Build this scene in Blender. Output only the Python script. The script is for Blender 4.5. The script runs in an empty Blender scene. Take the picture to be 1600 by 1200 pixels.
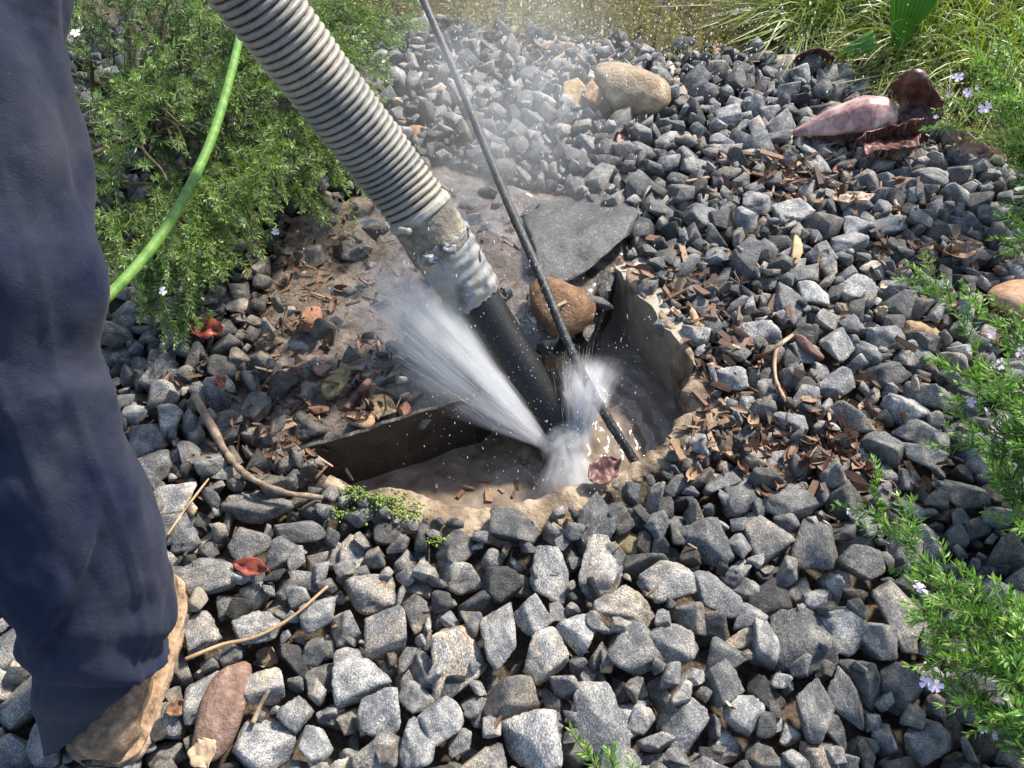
import bpy, math, random
import numpy as np
from mathutils import Vector, Matrix, Euler

rng = np.random.default_rng(7)
random.seed(7)
SC = bpy.context.scene
COL = SC.collection

# ------------------------------------------------------------------ camera
CAM_H, PITCH = 1.2, math.radians(50)
FOC = 1209.0                      # focal length in pixels of a 1600 wide frame
cam = bpy.data.cameras.new('camera'); cam_o = bpy.data.objects.new('camera', cam); COL.objects.link(cam_o)
cam.sensor_width = 36; cam.lens = 36 * FOC / 1600; cam.clip_start = 0.02; cam.clip_end = 400
cam_o.location = (0, 0, CAM_H); cam_o.rotation_euler = (math.radians(90) - PITCH, 0, 0)
SC.camera = cam_o

# ------------------------------------------------------------------ light
SUN_EL, SUN_AZ = math.radians(46), math.radians(42)      # azimuth measured from +Y towards +X
world = bpy.data.worlds.new('World'); SC.world = world; world.use_nodes = True
wn = world.node_tree
sky = wn.nodes.new('ShaderNodeTexSky'); sky.sky_type = 'NISHITA'; sky.sun_disc = False
sky.sun_elevation = SUN_EL; sky.sun_rotation = SUN_AZ
bg = wn.nodes['Background']; bg.inputs['Strength'].default_value = 0.15
wn.links.new(sky.outputs[0], bg.inputs['Color'])
sun = bpy.data.lights.new('sun', 'SUN'); sun.energy = 4.2; sun.angle = math.radians(5.0); sun.color = (1, .94, .83)
sun_o = bpy.data.objects.new('sun', sun); COL.objects.link(sun_o)
sd = Vector((math.sin(SUN_AZ) * math.cos(SUN_EL), math.cos(SUN_AZ) * math.cos(SUN_EL), math.sin(SUN_EL)))
sun_o.rotation_euler = sd.to_track_quat('Z', 'Y').to_euler(); sun_o.location = (2, 3, 4)
SC.view_settings.view_transform = 'Standard'; SC.view_settings.look = 'None'
SC.view_settings.gamma = 1; SC.view_settings.use_curve_mapping = False
SC.view_settings.exposure = 1.05

SC.cycles.volume_bounces = 1; SC.cycles.transparent_max_bounces = 16; SC.cycles.volume_step_rate = .6

# ------------------------------------------------------------------ helpers
CP, SP = math.cos(PITCH), math.sin(PITCH)
def ray(px, py):
    u = (px - 800) / FOC; v = (600 - py) / FOC
    return np.array([u, CP + v * SP, -SP + v * CP])
def P(px, py, t): return ray(px, py) * t + np.array([0, 0, CAM_H])      # point at depth t
def G(px, py, z=0.0):                                                 # point on the level z
    r = ray(px, py); return r * ((z - CAM_H) / r[2]) + np.array([0, 0, CAM_H])
def depth_at(x, y, z): return y * CP - (z - CAM_H) * SP
def GP(pts, z=0.0): return np.array([G(a, b, z)[:2] for a, b in pts])

def hash3(i, j, k, s):
    n = (i * 374761393 + j * 668265263 + k * 2147483647 + s * 1274126177) & 0xffffffff
    n = ((n ^ (n >> 13)) * 1274126177) & 0xffffffff
    n = ((n ^ (n >> 16)) * 2246822519) & 0xffffffff
    return ((n ^ (n >> 15)) & 0xffffff) / float(0xffffff)
def vnoise(Pn, s=0):
    Pn = np.asarray(Pn, float); f = np.floor(Pn); i = f.astype(np.int64); w = Pn - f; w = w * w * (3 - 2 * w)
    r = 0
    for a in (0, 1):
        for b in (0, 1):
            for c in (0, 1):
                h = hash3(i[..., 0] + a, i[..., 1] + b, i[..., 2] + c, s)
                r = r + h * (w[..., 0] if a else 1 - w[..., 0]) * (w[..., 1] if b else 1 - w[..., 1]) * (w[..., 2] if c else 1 - w[..., 2])
    return r * 2 - 1
def fbm(Pn, s=0, o=4):
    Pn = np.asarray(Pn, float); r = 0; a = .5
    for k in range(o): r = r + a * vnoise(Pn * 2 ** k, s + k * 17); a *= .5
    return r
def n2(X, Y, sc, s=0, o=3): return fbm(np.stack([X * sc, Y * sc, np.zeros_like(X) + .37], -1), s, o)

def mesh_np(name, V, F, attrs=None, smooth=True):
    V = np.ascontiguousarray(V, np.float32); F = np.ascontiguousarray(F, np.int32)
    n, k = F.shape
    me = bpy.data.meshes.new(name)
    me.vertices.add(len(V)); me.vertices.foreach_set('co', V.ravel())
    me.loops.add(n * k); me.loops.foreach_set('vertex_index', F.ravel())
    me.polygons.add(n); me.polygons.foreach_set('loop_start', np.arange(0, n * k, k, dtype=np.int32))
    me.update(calc_edges=True); me.validate()
    me.polygons.foreach_set('use_smooth', np.full(len(me.polygons), smooth))
    for an, av in (attrs or {}).items():
        at = me.attributes.new(an, 'FLOAT', 'POINT'); at.data.foreach_set('value', np.ascontiguousarray(av, np.float32))
    return me
def link(name, me, m=None, parent=None):
    if m is not None and not me.materials: me.materials.append(m)
    o = bpy.data.objects.new(name, me); COL.objects.link(o)
    if parent is not None: o.parent = parent
    return o
def obj(name, V, F, m, parent=None, attrs=None, smooth=True):
    return link(name, mesh_np(name, V, F, attrs, smooth), m, parent)
def tag(o, label=None, cat=None, group=None, kind=None):
    if label: o['label'] = label
    if cat: o['category'] = cat
    if group: o['group'] = group
    if kind: o['kind'] = kind
    return o
def empty(name, loc=(0, 0, 0)):
    o = bpy.data.objects.new(name, None); COL.objects.link(o); o.location = loc; o.empty_display_size = .05; return o
def at_base(root, child):        # keep world place when parented to an Empty that is not at the origin
    child.location = -Vector(root.location); return child

class Acc:                        # collects pieces of equal polygon size
    def __init__(s): s.V = []; s.F = []; s.n = 0; s.A = {}
    def add(s, V, F, **a):
        s.V.append(V); s.F.append(np.asarray(F) + s.n); s.n += len(V)
        for k, v in a.items(): s.A.setdefault(k, []).append(np.broadcast_to(v, (len(V),)))
    def build(s, name, m, parent=None, smooth=True):
        return obj(name, np.concatenate(s.V), np.concatenate(s.F), m, parent, {k: np.concatenate(v) for k, v in s.A.items()}, smooth)

def catmull(pts, n):
    p = np.asarray(pts, float); p = np.vstack([2 * p[0] - p[1], p, 2 * p[-1] - p[-2]])
    out = []; m = len(p) - 3; ts = np.linspace(0, m, n)
    for t in ts:
        i = min(int(t), m - 1); u = t - i; a, b, c, d = p[i:i + 4]
        out.append(.5 * (2 * b + (c - a) * u + (2 * a - 5 * b + 4 * c - d) * u * u + (3 * b - a - 3 * c + d) * u ** 3))
    return np.array(out)
def resample(path, n):
    d = np.r_[0, np.cumsum(np.linalg.norm(np.diff(path, axis=0), axis=1))]
    s = np.linspace(0, d[-1], n); return np.stack([np.interp(s, d, path[:, k]) for k in range(path.shape[1])], -1), s
def frames(path):
    T = np.gradient(path, axis=0); T /= np.linalg.norm(T, axis=1)[:, None] + 1e-12
    up = np.array([0, 0, 1.]) if abs(T[0][2]) < .9 else np.array([1., 0, 0])
    N = []; n = up - T[0] * up.dot(T[0]); n /= np.linalg.norm(n)
    for t in T:
        n = n - t * n.dot(t); n /= np.linalg.norm(n); N.append(n)
    N = np.array(N); return T, N, np.cross(T, N)
def sweep(path, rad, seg=12, cap=True):
    """rad: (n,) or (n,seg)"""
    T, N, B = frames(path); n = len(path); th = np.linspace(0, 2 * np.pi, seg, endpoint=False)
    rad = np.asarray(rad, float); rad = rad[:, None] * np.ones(seg) if rad.ndim == 1 else rad
    V = path[:, None] + rad[..., None] * (np.cos(th)[None, :, None] * N[:, None] + np.sin(th)[None, :, None] * B[:, None])
    V = V.reshape(-1, 3); i = np.arange(n - 1)[:, None] * seg; j = np.arange(seg)[None]; k = (j + 1) % seg
    F = np.stack([i + j, i + k, i + seg + k, i + seg + j], -1).reshape(-1, 4)
    if cap:
        V = np.vstack([V, path[0], path[-1]]); a = len(V) - 2; b = a + 1; e = (n - 1) * seg
        jj = np.arange(0, seg, 1)
        F = np.vstack([F, np.stack([np.full(seg, a), (jj + 1) % seg, jj, jj], -1), np.stack([np.full(seg, b), e + jj, e + (jj + 1) % seg, e + (jj + 1) % seg], -1)])
    return V, F
def quads_clean(F):   # split quads to triangles and drop degenerate ones
    T = np.vstack([F[:, [0, 1, 2]], F[:, [0, 2, 3]]]); ok = (T[:, 0] != T[:, 1]) & (T[:, 1] != T[:, 2]) & (T[:, 0] != T[:, 2]); return T[ok]
def tube(name, path, rad, m, parent=None, seg=12, attrs=None):
    V, F = sweep(path, rad, seg); return obj(name, V, quads_clean(F), m, parent, attrs)
def gridF(nu, nv, wrap=False):
    i = np.arange(nu - 1)[:, None]; j = np.arange(nv if wrap else nv - 1)[None]; k = (j + 1) % nv
    return np.stack([i * nv + j, i * nv + k, (i + 1) * nv + k, (i + 1) * nv + j], -1).reshape(-1, 4)
def sheet(name, S, m, thick, parent=None, attrs=None):
    """S: (nu,nv,3) surface turned into a closed thin solid"""
    nu, nv, _ = S.shape
    du = np.gradient(S, axis=0); dv = np.gradient(S, axis=1); N = np.cross(du, dv); N /= np.linalg.norm(N, axis=2)[..., None] + 1e-12
    A = (S + N * thick / 2).reshape(-1, 3); B = (S - N * thick / 2).reshape(-1, 3); n = nu * nv
    F = gridF(nu, nv); F2 = F[:, ::-1] + n
    ring = list(range(nv)) + [i * nv + nv - 1 for i in range(1, nu)] + [(nu - 1) * nv + j for j in range(nv - 2, -1, -1)] + [i * nv for i in range(nu - 2, 0, -1)]
    r = np.array(ring); r2 = np.roll(r, -1)
    return obj(name, np.vstack([A, B]), np.vstack([F, F2, np.stack([r2, r, r + n, r2 + n], -1)]), m, parent, attrs)

def ico(sub):
    import bmesh
    bm = bmesh.new(); bmesh.ops.create_icosphere(bm, subdivisions=sub, radius=1.0)
    V = np.array([v.co[:] for v in bm.verts]); F = np.array([[v.index for v in f.verts] for f in bm.faces]); bm.free()
    return V / np.linalg.norm(V, axis=1)[:, None], F
ICO = {k: ico(k) for k in (1, 2, 3, 4, 5)}

def sdist(poly, X, Y):
    """signed distance to polygon, negative inside"""
    d = np.full(X.shape, 1e9); ins = np.zeros(X.shape, bool); n = len(poly)
    for i in range(n):
        ax, ay = poly[i]; bx, by = poly[(i + 1) % n]; ex, ey = bx - ax, by - ay
        h = np.clip(((X - ax) * ex + (Y - ay) * ey) / (ex * ex + ey * ey + 1e-12), 0, 1)
        d = np.minimum(d, np.hypot(X - ax - h * ex, Y - ay - h * ey))
        c = ((ay > Y) != (by > Y)) & (X < (bx - ax) * (Y - ay) / (by - ay + 1e-12) + ax); ins ^= c
    return np.where(ins, -d, d)
def sstep(a, b, x): t = np.clip((x - a) / (b - a), 0, 1); return t * t * (3 - 2 * t)

# ------------------------------------------------------------------ materials
def nodes(name):
    m = bpy.data.materials.new(name); m.use_nodes = True; nt = m.node_tree
    return m, nt, nt.nodes['Principled BSDF']
def nn(nt, t, **kw):
    n = nt.nodes.new(t)
    for k, v in kw.items():
        if k.startswith('i_'): n.inputs[k[2:].replace('_', ' ')].default_value = v
        else: setattr(n, k, v)
    return n
def ramp(nt, fac, stops):
    r = nn(nt, 'ShaderNodeValToRGB'); e = r.color_ramp.elements
    while len(e) < len(stops): e.new(.5)
    for q, (p, c) in zip(e, stops): q.position = p; q.color = tuple(c) + (1,)
    if fac is not None: nt.links.new(fac, r.inputs[0])
    return r.outputs[0]
def noise(nt, scale, detail=4, rough=.6, vec=None, dist=0):
    n = nn(nt, 'ShaderNodeTexNoise'); n.inputs['Scale'].default_value = scale; n.inputs['Detail'].default_value = detail
    n.inputs['Roughness'].default_value = rough; n.inputs['Distortion'].default_value = dist
    if vec is not None: nt.links.new(vec, n.inputs['Vector'])
    return n.outputs['Fac']
def mix(nt, fac, a, b, mode='MIX'):
    n = nn(nt, 'ShaderNodeMix', data_type='RGBA', blend_type=mode)
    for s, v in ((n.inputs[0], fac), (n.inputs[6], a), (n.inputs[7], b)):
        if isinstance(v, (int, float)): s.default_value = v
        elif isinstance(v, tuple): s.default_value = v + (1,)
        else: nt.links.new(v, s)
    return n.outputs[2]
def math_n(nt, op, a, b=0.0, c=None):
    n = nn(nt, 'ShaderNodeMath', operation=op)
    for s, v in zip(n.inputs, (a, b, c)):
        if v is None: continue
        if isinstance(v, (int, float)): s.default_value = v
        else: nt.links.new(v, s)
    return n.outputs[0]
def objco(nt): return nn(nt, 'ShaderNodeTexCoord').outputs['Object']
def bump(nt, b, h, strength=.5, dist=.002):
    n = nn(nt, 'ShaderNodeBump'); n.inputs['Strength'].default_value = strength; n.inputs['Distance'].default_value = dist
    nt.links.new(h, n.inputs['Height']); nt.links.new(n.outputs[0], b.inputs['Normal']); return n
def attr(nt, name, kind='GEOMETRY'):
    n = nn(nt, 'ShaderNodeAttribute', attribute_type=kind, attribute_name=name); return n.outputs['Fac']

def simple(name, stops, scale=20, rough=.7, bstr=.4, bscale=80, bdist=.002, detail=5, spec=.5, dist=0):
    m, nt, b = nodes(name); co = objco(nt)
    c = ramp(nt, noise(nt, scale, detail, .6, co, dist), stops); nt.links.new(c, b.inputs['Base Color'])
    b.inputs['Roughness'].default_value = rough; b.inputs['Specular IOR Level'].default_value = spec
    if bstr: bump(nt, b, noise(nt, bscale, 5, .65, co), bstr, bdist)
    return m

def stone_mat(name, S, kind):
    """granite gravel; S = object units per metre scale, tone and warm read per stone"""
    m, nt, b = nodes(name); co = objco(nt)
    tone = attr(nt, 'tone', kind); warm = attr(nt, 'warm', kind); wet = attr(nt, 'wet', kind)
    # shift the pattern for every stone so that copies of one shape differ
    off = nn(nt, 'ShaderNodeVectorMath', operation='ADD'); nt.links.new(co, off.inputs[0])
    comb = nn(nt, 'ShaderNodeCombineXYZ'); k = math_n(nt, 'MULTIPLY', tone, 91.7)
    for i in range(3): nt.links.new(k, comb.inputs[i])
    nt.links.new(comb.outputs[0], off.inputs[1]); co = off.outputs[0]
    sp = noise(nt, 470 * S, 3, .75, co)
    base = ramp(nt, sp, [(.26, (.032, .032, .0325)), (.46, (.092, .091, .089)), (.58, (.178, .173, .165)), (.78, (.42, .40, .37))])
    v = nn(nt, 'ShaderNodeTexVoronoi'); v.inputs['Scale'].default_value = 560 * S; nt.links.new(co, v.inputs['Vector'])
    fleck = ramp(nt, v.outputs['Distance'], [(.0, (1.9, 1.9, 1.9)), (.32, (1, 1, 1)), (.8, (.72, .72, .72))])
    base = mix(nt, .6, base, fleck, 'MULTIPLY')
    big = noise(nt, 38 * S, 4, .6, co)
    patch = ramp(nt, big, [(.34, (.48, .5, .54)), (.5, (1, 1, 1)), (.66, (1.75, 1.68, 1.55))])
    base = mix(nt, 1.0, base, patch, 'MULTIPLY')
    tn = nn(nt, 'ShaderNodeMapRange'); nt.links.new(tone, tn.inputs[0]); tn.inputs[3].default_value = .32; tn.inputs[4].default_value = 2.6
    base = mix(nt, 1.0, base, tn.outputs[0], 'MULTIPLY')
    stain = ramp(nt, noise(nt, 26 * S, 5, .7, co, .6), [(.42, (0, 0, 0)), (.66, (1, 1, 1))])
    sf = math_n(nt, 'MULTIPLY', stain, warm)
    base = mix(nt, sf, base, mix(nt, 1.0, base, (1.75, 1.32, .82), 'MULTIPLY'))
    base = mix(nt, math_n(nt, 'MULTIPLY', wet, .8), base, mix(nt, 1.0, base, (.42, .42, .42), 'MULTIPLY'))
    nt.links.new(base, b.inputs['Base Color'])
    rr = nn(nt, 'ShaderNodeMapRange'); nt.links.new(wet, rr.inputs[0]); rr.inputs[3].default_value = .74; rr.inputs[4].default_value = .28
    nt.links.new(rr.outputs[0], b.inputs['Roughness'])
    h = math_n(nt, 'ADD', math_n(nt, 'MULTIPLY', noise(nt, 60 * S, 7, .72, co, .4), 1.6), math_n(nt, 'MULTIPLY', sp, .16))
    bump(nt, b, h, 1.0, .005)
    return m
RS = 0.04                                             # template radius in metres for the speckle scale of single stones
M_STONE = stone_mat('granite', RS, 'OBJECT')
M_GRAVEL = stone_mat('granite_mass', 1.0, 'GEOMETRY')

def ground_mat():
    m, nt, b = nodes('soil'); co = objco(nt); wet = attr(nt, 'wet')
    n1 = noise(nt, 9, 6, .65, co); n2_ = noise(nt, 120, 5, .7, co)
    dry = ramp(nt, n2_, [(.3, (.035, .025, .018)), (.5, (.10, .072, .048)), (.7, (.20, .15, .10))])
    mud = ramp(nt, noise(nt, 26, 6, .7, co, .8), [(.3, (.058, .040, .028)), (.5, (.15, .110, .080)), (.7, (.29, .225, .175))])
    c = mix(nt, wet, dry, mud); c = mix(nt, .5, c, ramp(nt, n1, [(.3, (.6, .6, .6)), (.7, (1.3, 1.3, 1.3))]), 'MULTIPLY')
    nt.links.new(c, b.inputs['Base Color'])
    r = nn(nt, 'ShaderNodeMapRange'); nt.links.new(wet, r.inputs[0]); r.inputs[3].default_value = .9; r.inputs[4].default_value = .12
    nt.links.new(math_n(nt, 'ADD', r.outputs[0], math_n(nt, 'MULTIPLY', math_n(nt, 'SUBTRACT', noise(nt, 60, 4, .6, co), .5), .35)), b.inputs['Roughness'])
    nt.links.new(math_n(nt, 'MULTIPLY', wet, .9), b.inputs['Coat Weight']); b.inputs['Coat Roughness'].default_value = .08
    bump(nt, b, math_n(nt, 'ADD', noise(nt, 45, 6, .7, co), math_n(nt, 'MULTIPLY', n2_, .35)), 1.0, .012)
    return m
M_SOIL = ground_mat()
M_CONC = simple('concrete_tan', [(.3, (.06, .043, .028)), (.46, (.19, .135, .085)), (.58, (.33, .245, .16)), (.75, (.48, .39, .28))], 19, .85, 1.0, 70, .008, 7)
M_CONC_WET = simple('concrete_wet', [(.3, (.18, .145, .10)), (.5, (.30, .25, .18)), (.72, (.42, .36, .27))], 9, .5, .7, 110, .004, 8)
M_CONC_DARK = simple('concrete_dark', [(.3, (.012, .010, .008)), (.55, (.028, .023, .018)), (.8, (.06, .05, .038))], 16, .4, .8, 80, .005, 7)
M_BROWNCOB = simple('cobble_brown', [(.3, (.07, .036, .018)), (.48, (.20, .098, .042)), (.6, (.29, .15, .07)), (.75, (.38, .24, .13))], 3.4, .36, .8, 16, .010, 9, .4)
M_TANCOB = simple('cobble_tan', [(.3, (.13, .085, .045)), (.48, (.29, .195, .105)), (.6, (.40, .30, .18)), (.75, (.62, .50, .34))], 2.4, .5, .7, 14, .009, 9, .4)
M_ORANGE = simple('cobble_orange', [(.3, (.22, .11, .055)), (.5, (.38, .21, .11)), (.65, (.46, .30, .18)), (.8, (.55, .42, .30))], 3.2, .5, .6, 16, .005, 8, .4)
M_PINK = simple('cobble_pink', [(.3, (.28, .13, .10)), (.55, (.40, .22, .17)), (.8, (.50, .34, .28))], 3.4, .6, .6, 16, .005, 8)
M_RED = simple('cobble_red', [(.3, (.10, .055, .040)), (.48, (.20, .115, .08)), (.62, (.28, .18, .135)), (.78, (.42, .32, .27))], 5, .6, .8, 14, .006, 9)
M_BRICK = simple('terracotta', [(.3, (.28, .11, .06)), (.55, (.43, .20, .12)), (.8, (.54, .34, .24))], 4.5, .8, .9, 18, .006, 8)
M_YELLOW = simple('cobble_yellow', [(.3, (.09, .072, .028)), (.55, (.22, .17, .07)), (.8, (.36, .29, .15))], 3, .4, .5, 14, .005, 8)
M_BEIGE = simple('stone_beige', [(.3, (.22, .175, .125)), (.55, (.38, .32, .24)), (.8, (.55, .49, .40))], 5, .8, .8, 16, .006, 8)
M_OCHRE = simple('stone_ochre', [(.3, (.20, .125, .055)), (.5, (.36, .25, .125)), (.65, (.46, .35, .20)), (.8, (.56, .46, .31))], 4, .8, .8, 16, .006, 8)

def fibre_mat(name, var='v', pal=None, rough=.75, bstr=.5, bscale=300):
    m, nt, b = nodes(name); co = objco(nt)
    c = ramp(nt, attr(nt, var), pal); n = noise(nt, 160, 4, .6, co)
    c = mix(nt, .6, c, ramp(nt, n, [(.3, (.55, .5, .45)), (.7, (1.35, 1.3, 1.25))]), 'MULTIPLY')
    nt.links.new(c, b.inputs['Base Color']); b.inputs['Roughness'].default_value = rough
    if bstr: bump(nt, b, noise(nt, bscale, 4, .6, co), bstr, .002)
    return m
M_CHIP = fibre_mat('bark_chip', pal=[(0, (.035, .02, .013)), (.35, (.115, .062, .036)), (.65, (.24, .14, .08)), (.9, (.42, .30, .18)), (1, (.55, .44, .30))])
M_LITTER = fibre_mat('dead_leaf', pal=[(0, (.05, .026, .016)), (.4, (.15, .075, .04)), (.75, (.28, .17, .095)), (1, (.45, .33, .22))], rough=.6)
M_TWIG = simple('twig_bark', [(.3, (.10, .065, .04)), (.55, (.24, .17, .11)), (.8, (.42, .33, .24))], 60, .8, .8, 200, .002)
M_STRAW = simple('straw_stem', [(.3, (.24, .13, .06)), (.55, (.42, .27, .14)), (.8, (.56, .40, .24))], 40, .6, .3, 200, .001)
M_WOODRED = simple('wood_red', [(.3, (.10, .045, .035)), (.55, (.20, .10, .075)), (.8, (.34, .20, .15))], 30, .75, 1, 160, .004)
M_WOODPALE = simple('wood_pale', [(.3, (.30, .19, .09)), (.55, (.52, .37, .19)), (.8, (.66, .52, .32))], 30, .7, .8, 160, .003)
M_LEAFRED = simple('leaf_red', [(.3, (.10, .025, .015)), (.55, (.24, .055, .03)), (.8, (.40, .14, .07))], 40, .35, .5, 90, .002)

def leaf_mat(name, c0, c1, c2, rough=.45, trans=.25):
    m, nt, b = nodes(name); v = attr(nt, 'v')
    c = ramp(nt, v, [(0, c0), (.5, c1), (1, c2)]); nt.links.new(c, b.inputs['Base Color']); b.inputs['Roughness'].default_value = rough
    t = nn(nt, 'ShaderNodeBsdfTranslucent'); nt.links.new(mix(nt, 1.0, c, (1.5, 1.6, .7), 'MULTIPLY'), t.inputs[0])
    mx = nn(nt, 'ShaderNodeMixShader'); mx.inputs[0].default_value = trans
    nt.links.new(b.outputs[0], mx.inputs[1]); nt.links.new(t.outputs[0], mx.inputs[2])
    nt.links.new(mx.outputs[0], nt.nodes['Material Output'].inputs[0]); return m
M_WEST = leaf_mat('rosemary_leaf', (.030, .056, .014), (.12, .205, .048), (.33, .44, .15))
M_RLEAF = leaf_mat('fresh_leaf', (.045, .10, .015), (.12, .26, .035), (.27, .42, .09))
M_GRASS = leaf_mat('grass_blade', (.040, .060, .008), (.13, .19, .018), (.30, .33, .05))
M_COVER = leaf_mat('cover_leaf', (.06, .055, .014), (.20, .18, .045), (.40, .35, .12))
M_PALM = leaf_mat('palm_green', (.05, .13, .02), (.13, .32, .04), (.22, .40, .09), .35, .4)
M_STEM = simple('woody_stem', [(.3, (.06, .045, .025)), (.6, (.13, .11, .05)), (.8, (.22, .20, .09))], 60, .7, .3, 200, .001)
M_MOSS = leaf_mat('moss', (.06, .10, .012), (.16, .24, .035), (.30, .38, .07), .8, .1)
M_PETALP = simple('petal_mauve', [(.3, (.66, .46, .62)), (.7, (.80, .66, .76))], 60, .5, 0)
M_PETALW = simple('petal_white', [(.3, (.72, .72, .70)), (.7, (.82, .82, .80))], 60, .5, 0)
M_PETALC = simple('petal_centre', [(.3, (.5, .33, .08)), (.7, (.6, .4, .1))], 60, .6, 0)

def hose_mat():
    m, nt, b = nodes('hose_grey'); co = objco(nt)
    c = ramp(nt, noise(nt, 7, 5, .65, co, .5), [(.3, (.17, .165, .155)), (.5, (.26, .245, .22)), (.72, (.40, .33, .25))])
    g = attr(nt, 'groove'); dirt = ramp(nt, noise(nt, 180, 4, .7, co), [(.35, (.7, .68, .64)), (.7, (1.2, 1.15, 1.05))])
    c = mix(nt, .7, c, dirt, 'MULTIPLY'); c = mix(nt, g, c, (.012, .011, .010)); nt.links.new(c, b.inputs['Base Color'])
    b.inputs['Roughness'].default_value = .52; bump(nt, b, noise(nt, 260, 4, .6, co), .25, .001); return m
M_HOSE = hose_mat()
M_PIPE = simple('pipe_black', [(.3, (.004, .004, .004)), (.62, (.008, .0075, .007)), (.76, (.11, .085, .035))], 230, .45, .6, 330, .0012, 3, .35)
M_TAPE = simple('duct_tape', [(.30, (.05, .046, .04)), (.42, (.16, .155, .15)), (.52, (.26, .26, .255)), (.60, (.30, .27, .22)), (.72, (.34, .26, .17))], 26, .42, .6, 60, .003, 6)
M_CUFF = simple('muddy_cuff', [(.3, (.075, .068, .058)), (.5, (.17, .145, .11)), (.7, (.38, .31, .21))], 30, .75, 1, 70, .006, 7)
M_STEEL = simple('clamp_steel', [(.3, (.17, .16, .14)), (.6, (.36, .33, .28)), (.8, (.48, .42, .33))], 60, .5, .3, 200, .001)
M_JET = simple('jet_hose_black', [(.3, (.006, .006, .007)), (.54, (.016, .016, .017)), (.66, (.13, .12, .105)), (.8, (.30, .27, .23))], 210, .45, .8, 420, .0015, 5)
M_GREEN = simple('garden_hose_green', [(.3, (.060, .135, .020)), (.5, (.11, .225, .035)), (.7, (.20, .31, .08))], 45, .55, .5, 200, .0015, 6, .3)
M_MEMB = simple('membrane_grey', [(.32, (.035, .034, .033)), (.52, (.062, .060, .058)), (.62, (.10, .092, .084)), (.74, (.20, .175, .15))], 120, .26, 1.0, 260, .003, 8)
M_BRACT = simple('bract_pink', [(.3, (.15, .065, .055)), (.45, (.38, .20, .17)), (.58, (.52, .33, .28)), (.72, (.66, .50, .44))], 22, .33, .35, 90, .002, 6, .5, 1.2)
M_HUSK = simple('husk_maroon', [(.25, (.045, .018, .014)), (.5, (.13, .052, .04)), (.75, (.25, .12, .095))], 22, .38, .7, 110, .003, 6)
M_HAIR = simple('husk_hair', [(.3, (.05, .02, .012)), (.7, (.15, .065, .04))], 60, .8, 0)

def cloth_mat():
    m, nt, b = nodes('navy_drill'); co = objco(nt)
    n = noise(nt, 4.5, 5, .6, co, .3); dust = ramp(nt, n, [(.38, (0, 0, 0)), (.72, (1, 1, 1))])
    c = mix(nt, dust, (.012, .017, .038), (.052, .053, .062))
    lint = ramp(nt, noise(nt, 420, 2, .5, co), [(.73, (0, 0, 0)), (.78, (1, 1, 1))]); c = mix(nt, math_n(nt, 'MULTIPLY', lint, .35), c, (.34, .32, .29))
    nt.links.new(c, b.inputs['Base Color']); b.inputs['Roughness'].default_value = .92; b.inputs['Specular IOR Level'].default_value = .08
    b.inputs['Sheen Weight'].default_value = .05; b.inputs['Sheen Roughness'].default_value = .4
    bump(nt, b, math_n(nt, 'ADD', math_n(nt, 'MULTIPLY', noise(nt, 700, 2, .5, co), .35), noise(nt, 45, 6, .6, co)), .7, .003); return m
M_CLOTH = cloth_mat()
M_BOOT = simple('muddy_boot', [(.3, (.07, .045, .028)), (.5, (.16, .105, .064)), (.7, (.30, .205, .13))], 70, .8, 1, 60, .006, 7)
M_SOLE = simple('muddy_sole', [(.3, (.09, .055, .033)), (.5, (.32, .205, .12)), (.72, (.48, .34, .22))], 44, .85, 1, 90, .006, 7)

def water_mat():
    m, nt, b = nodes('muddy_water'); co = objco(nt)
    c = ramp(nt, noise(nt, 16, 6, .7, co, 1.2), [(.3, (.14, .104, .074)), (.5, (.20, .154, .112)), (.7, (.27, .213, .16))])
    nt.links.new(c, b.inputs['Base Color']); b.inputs['Roughness'].default_value = .05; b.inputs['IOR'].default_value = 1.33; b.inputs['Specular IOR Level'].default_value = .9
    bump(nt, b, noise(nt, 60, 3, .5, co, .8), .35, .006); return m
M_WATER = water_mat()
def spray_mat(name, tr):
    m, nt, b = nodes(name); b.inputs['Base Color'].default_value = (.98, .98, .98, 1); b.inputs['Roughness'].default_value = .3
    t = nn(nt, 'ShaderNodeBsdfTranslucent'); t.inputs[0].default_value = (.98, .98, .98, 1)
    x = nn(nt, 'ShaderNodeMixShader'); x.inputs[0].default_value = .5; nt.links.new(b.outputs[0], x.inputs[1]); nt.links.new(t.outputs[0], x.inputs[2])
    tp = nn(nt, 'ShaderNodeBsdfTransparent'); y = nn(nt, 'ShaderNodeMixShader'); y.inputs[0].default_value = tr
    nt.links.new(x.outputs[0], y.inputs[1]); nt.links.new(tp.outputs[0], y.inputs[2]); nt.links.new(y.outputs[0], nt.nodes['Material Output'].inputs[0]); return m
M_SPRAY = spray_mat('spray_water', .62)
M_DROP = spray_mat('droplet_water', .4)

# ------------------------------------------------------------------ ground plan
PIT = GP([(480, 702), (600, 664), (720, 630), (800, 588), (850, 545), (910, 515), (948, 470), (966, 424), (1012, 470), (1062, 535), (1082, 600), (1078, 655), (1030, 702), (985, 722), (930, 748), (870, 772), (790, 795), (700, 787), (620, 766), (540, 736)])
RIM_PX = [(510, 744), (550, 760), (595, 776), (650, 796), (730, 812), (800, 812), (860, 792), (915, 762), (960, 742), (1010, 722), (1050, 704), (1090, 672), (1112, 640), (1098, 600), (1082, 565)]
RIM = GP(RIM_PX)
MUD = GP([(440, 320), (560, 280), (690, 235), (800, 270), (900, 285), (990, 320), (1010, 380), (985, 420), (960, 440), (900, 530), (850, 545), (720, 630), (480, 702), (430, 730), (395, 690), (400, 620), (390, 540), (390, 450)])
GX0, GX1, GY0, GY1, GR = -1.75, 2.2, .02, 3.0, .006
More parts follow.
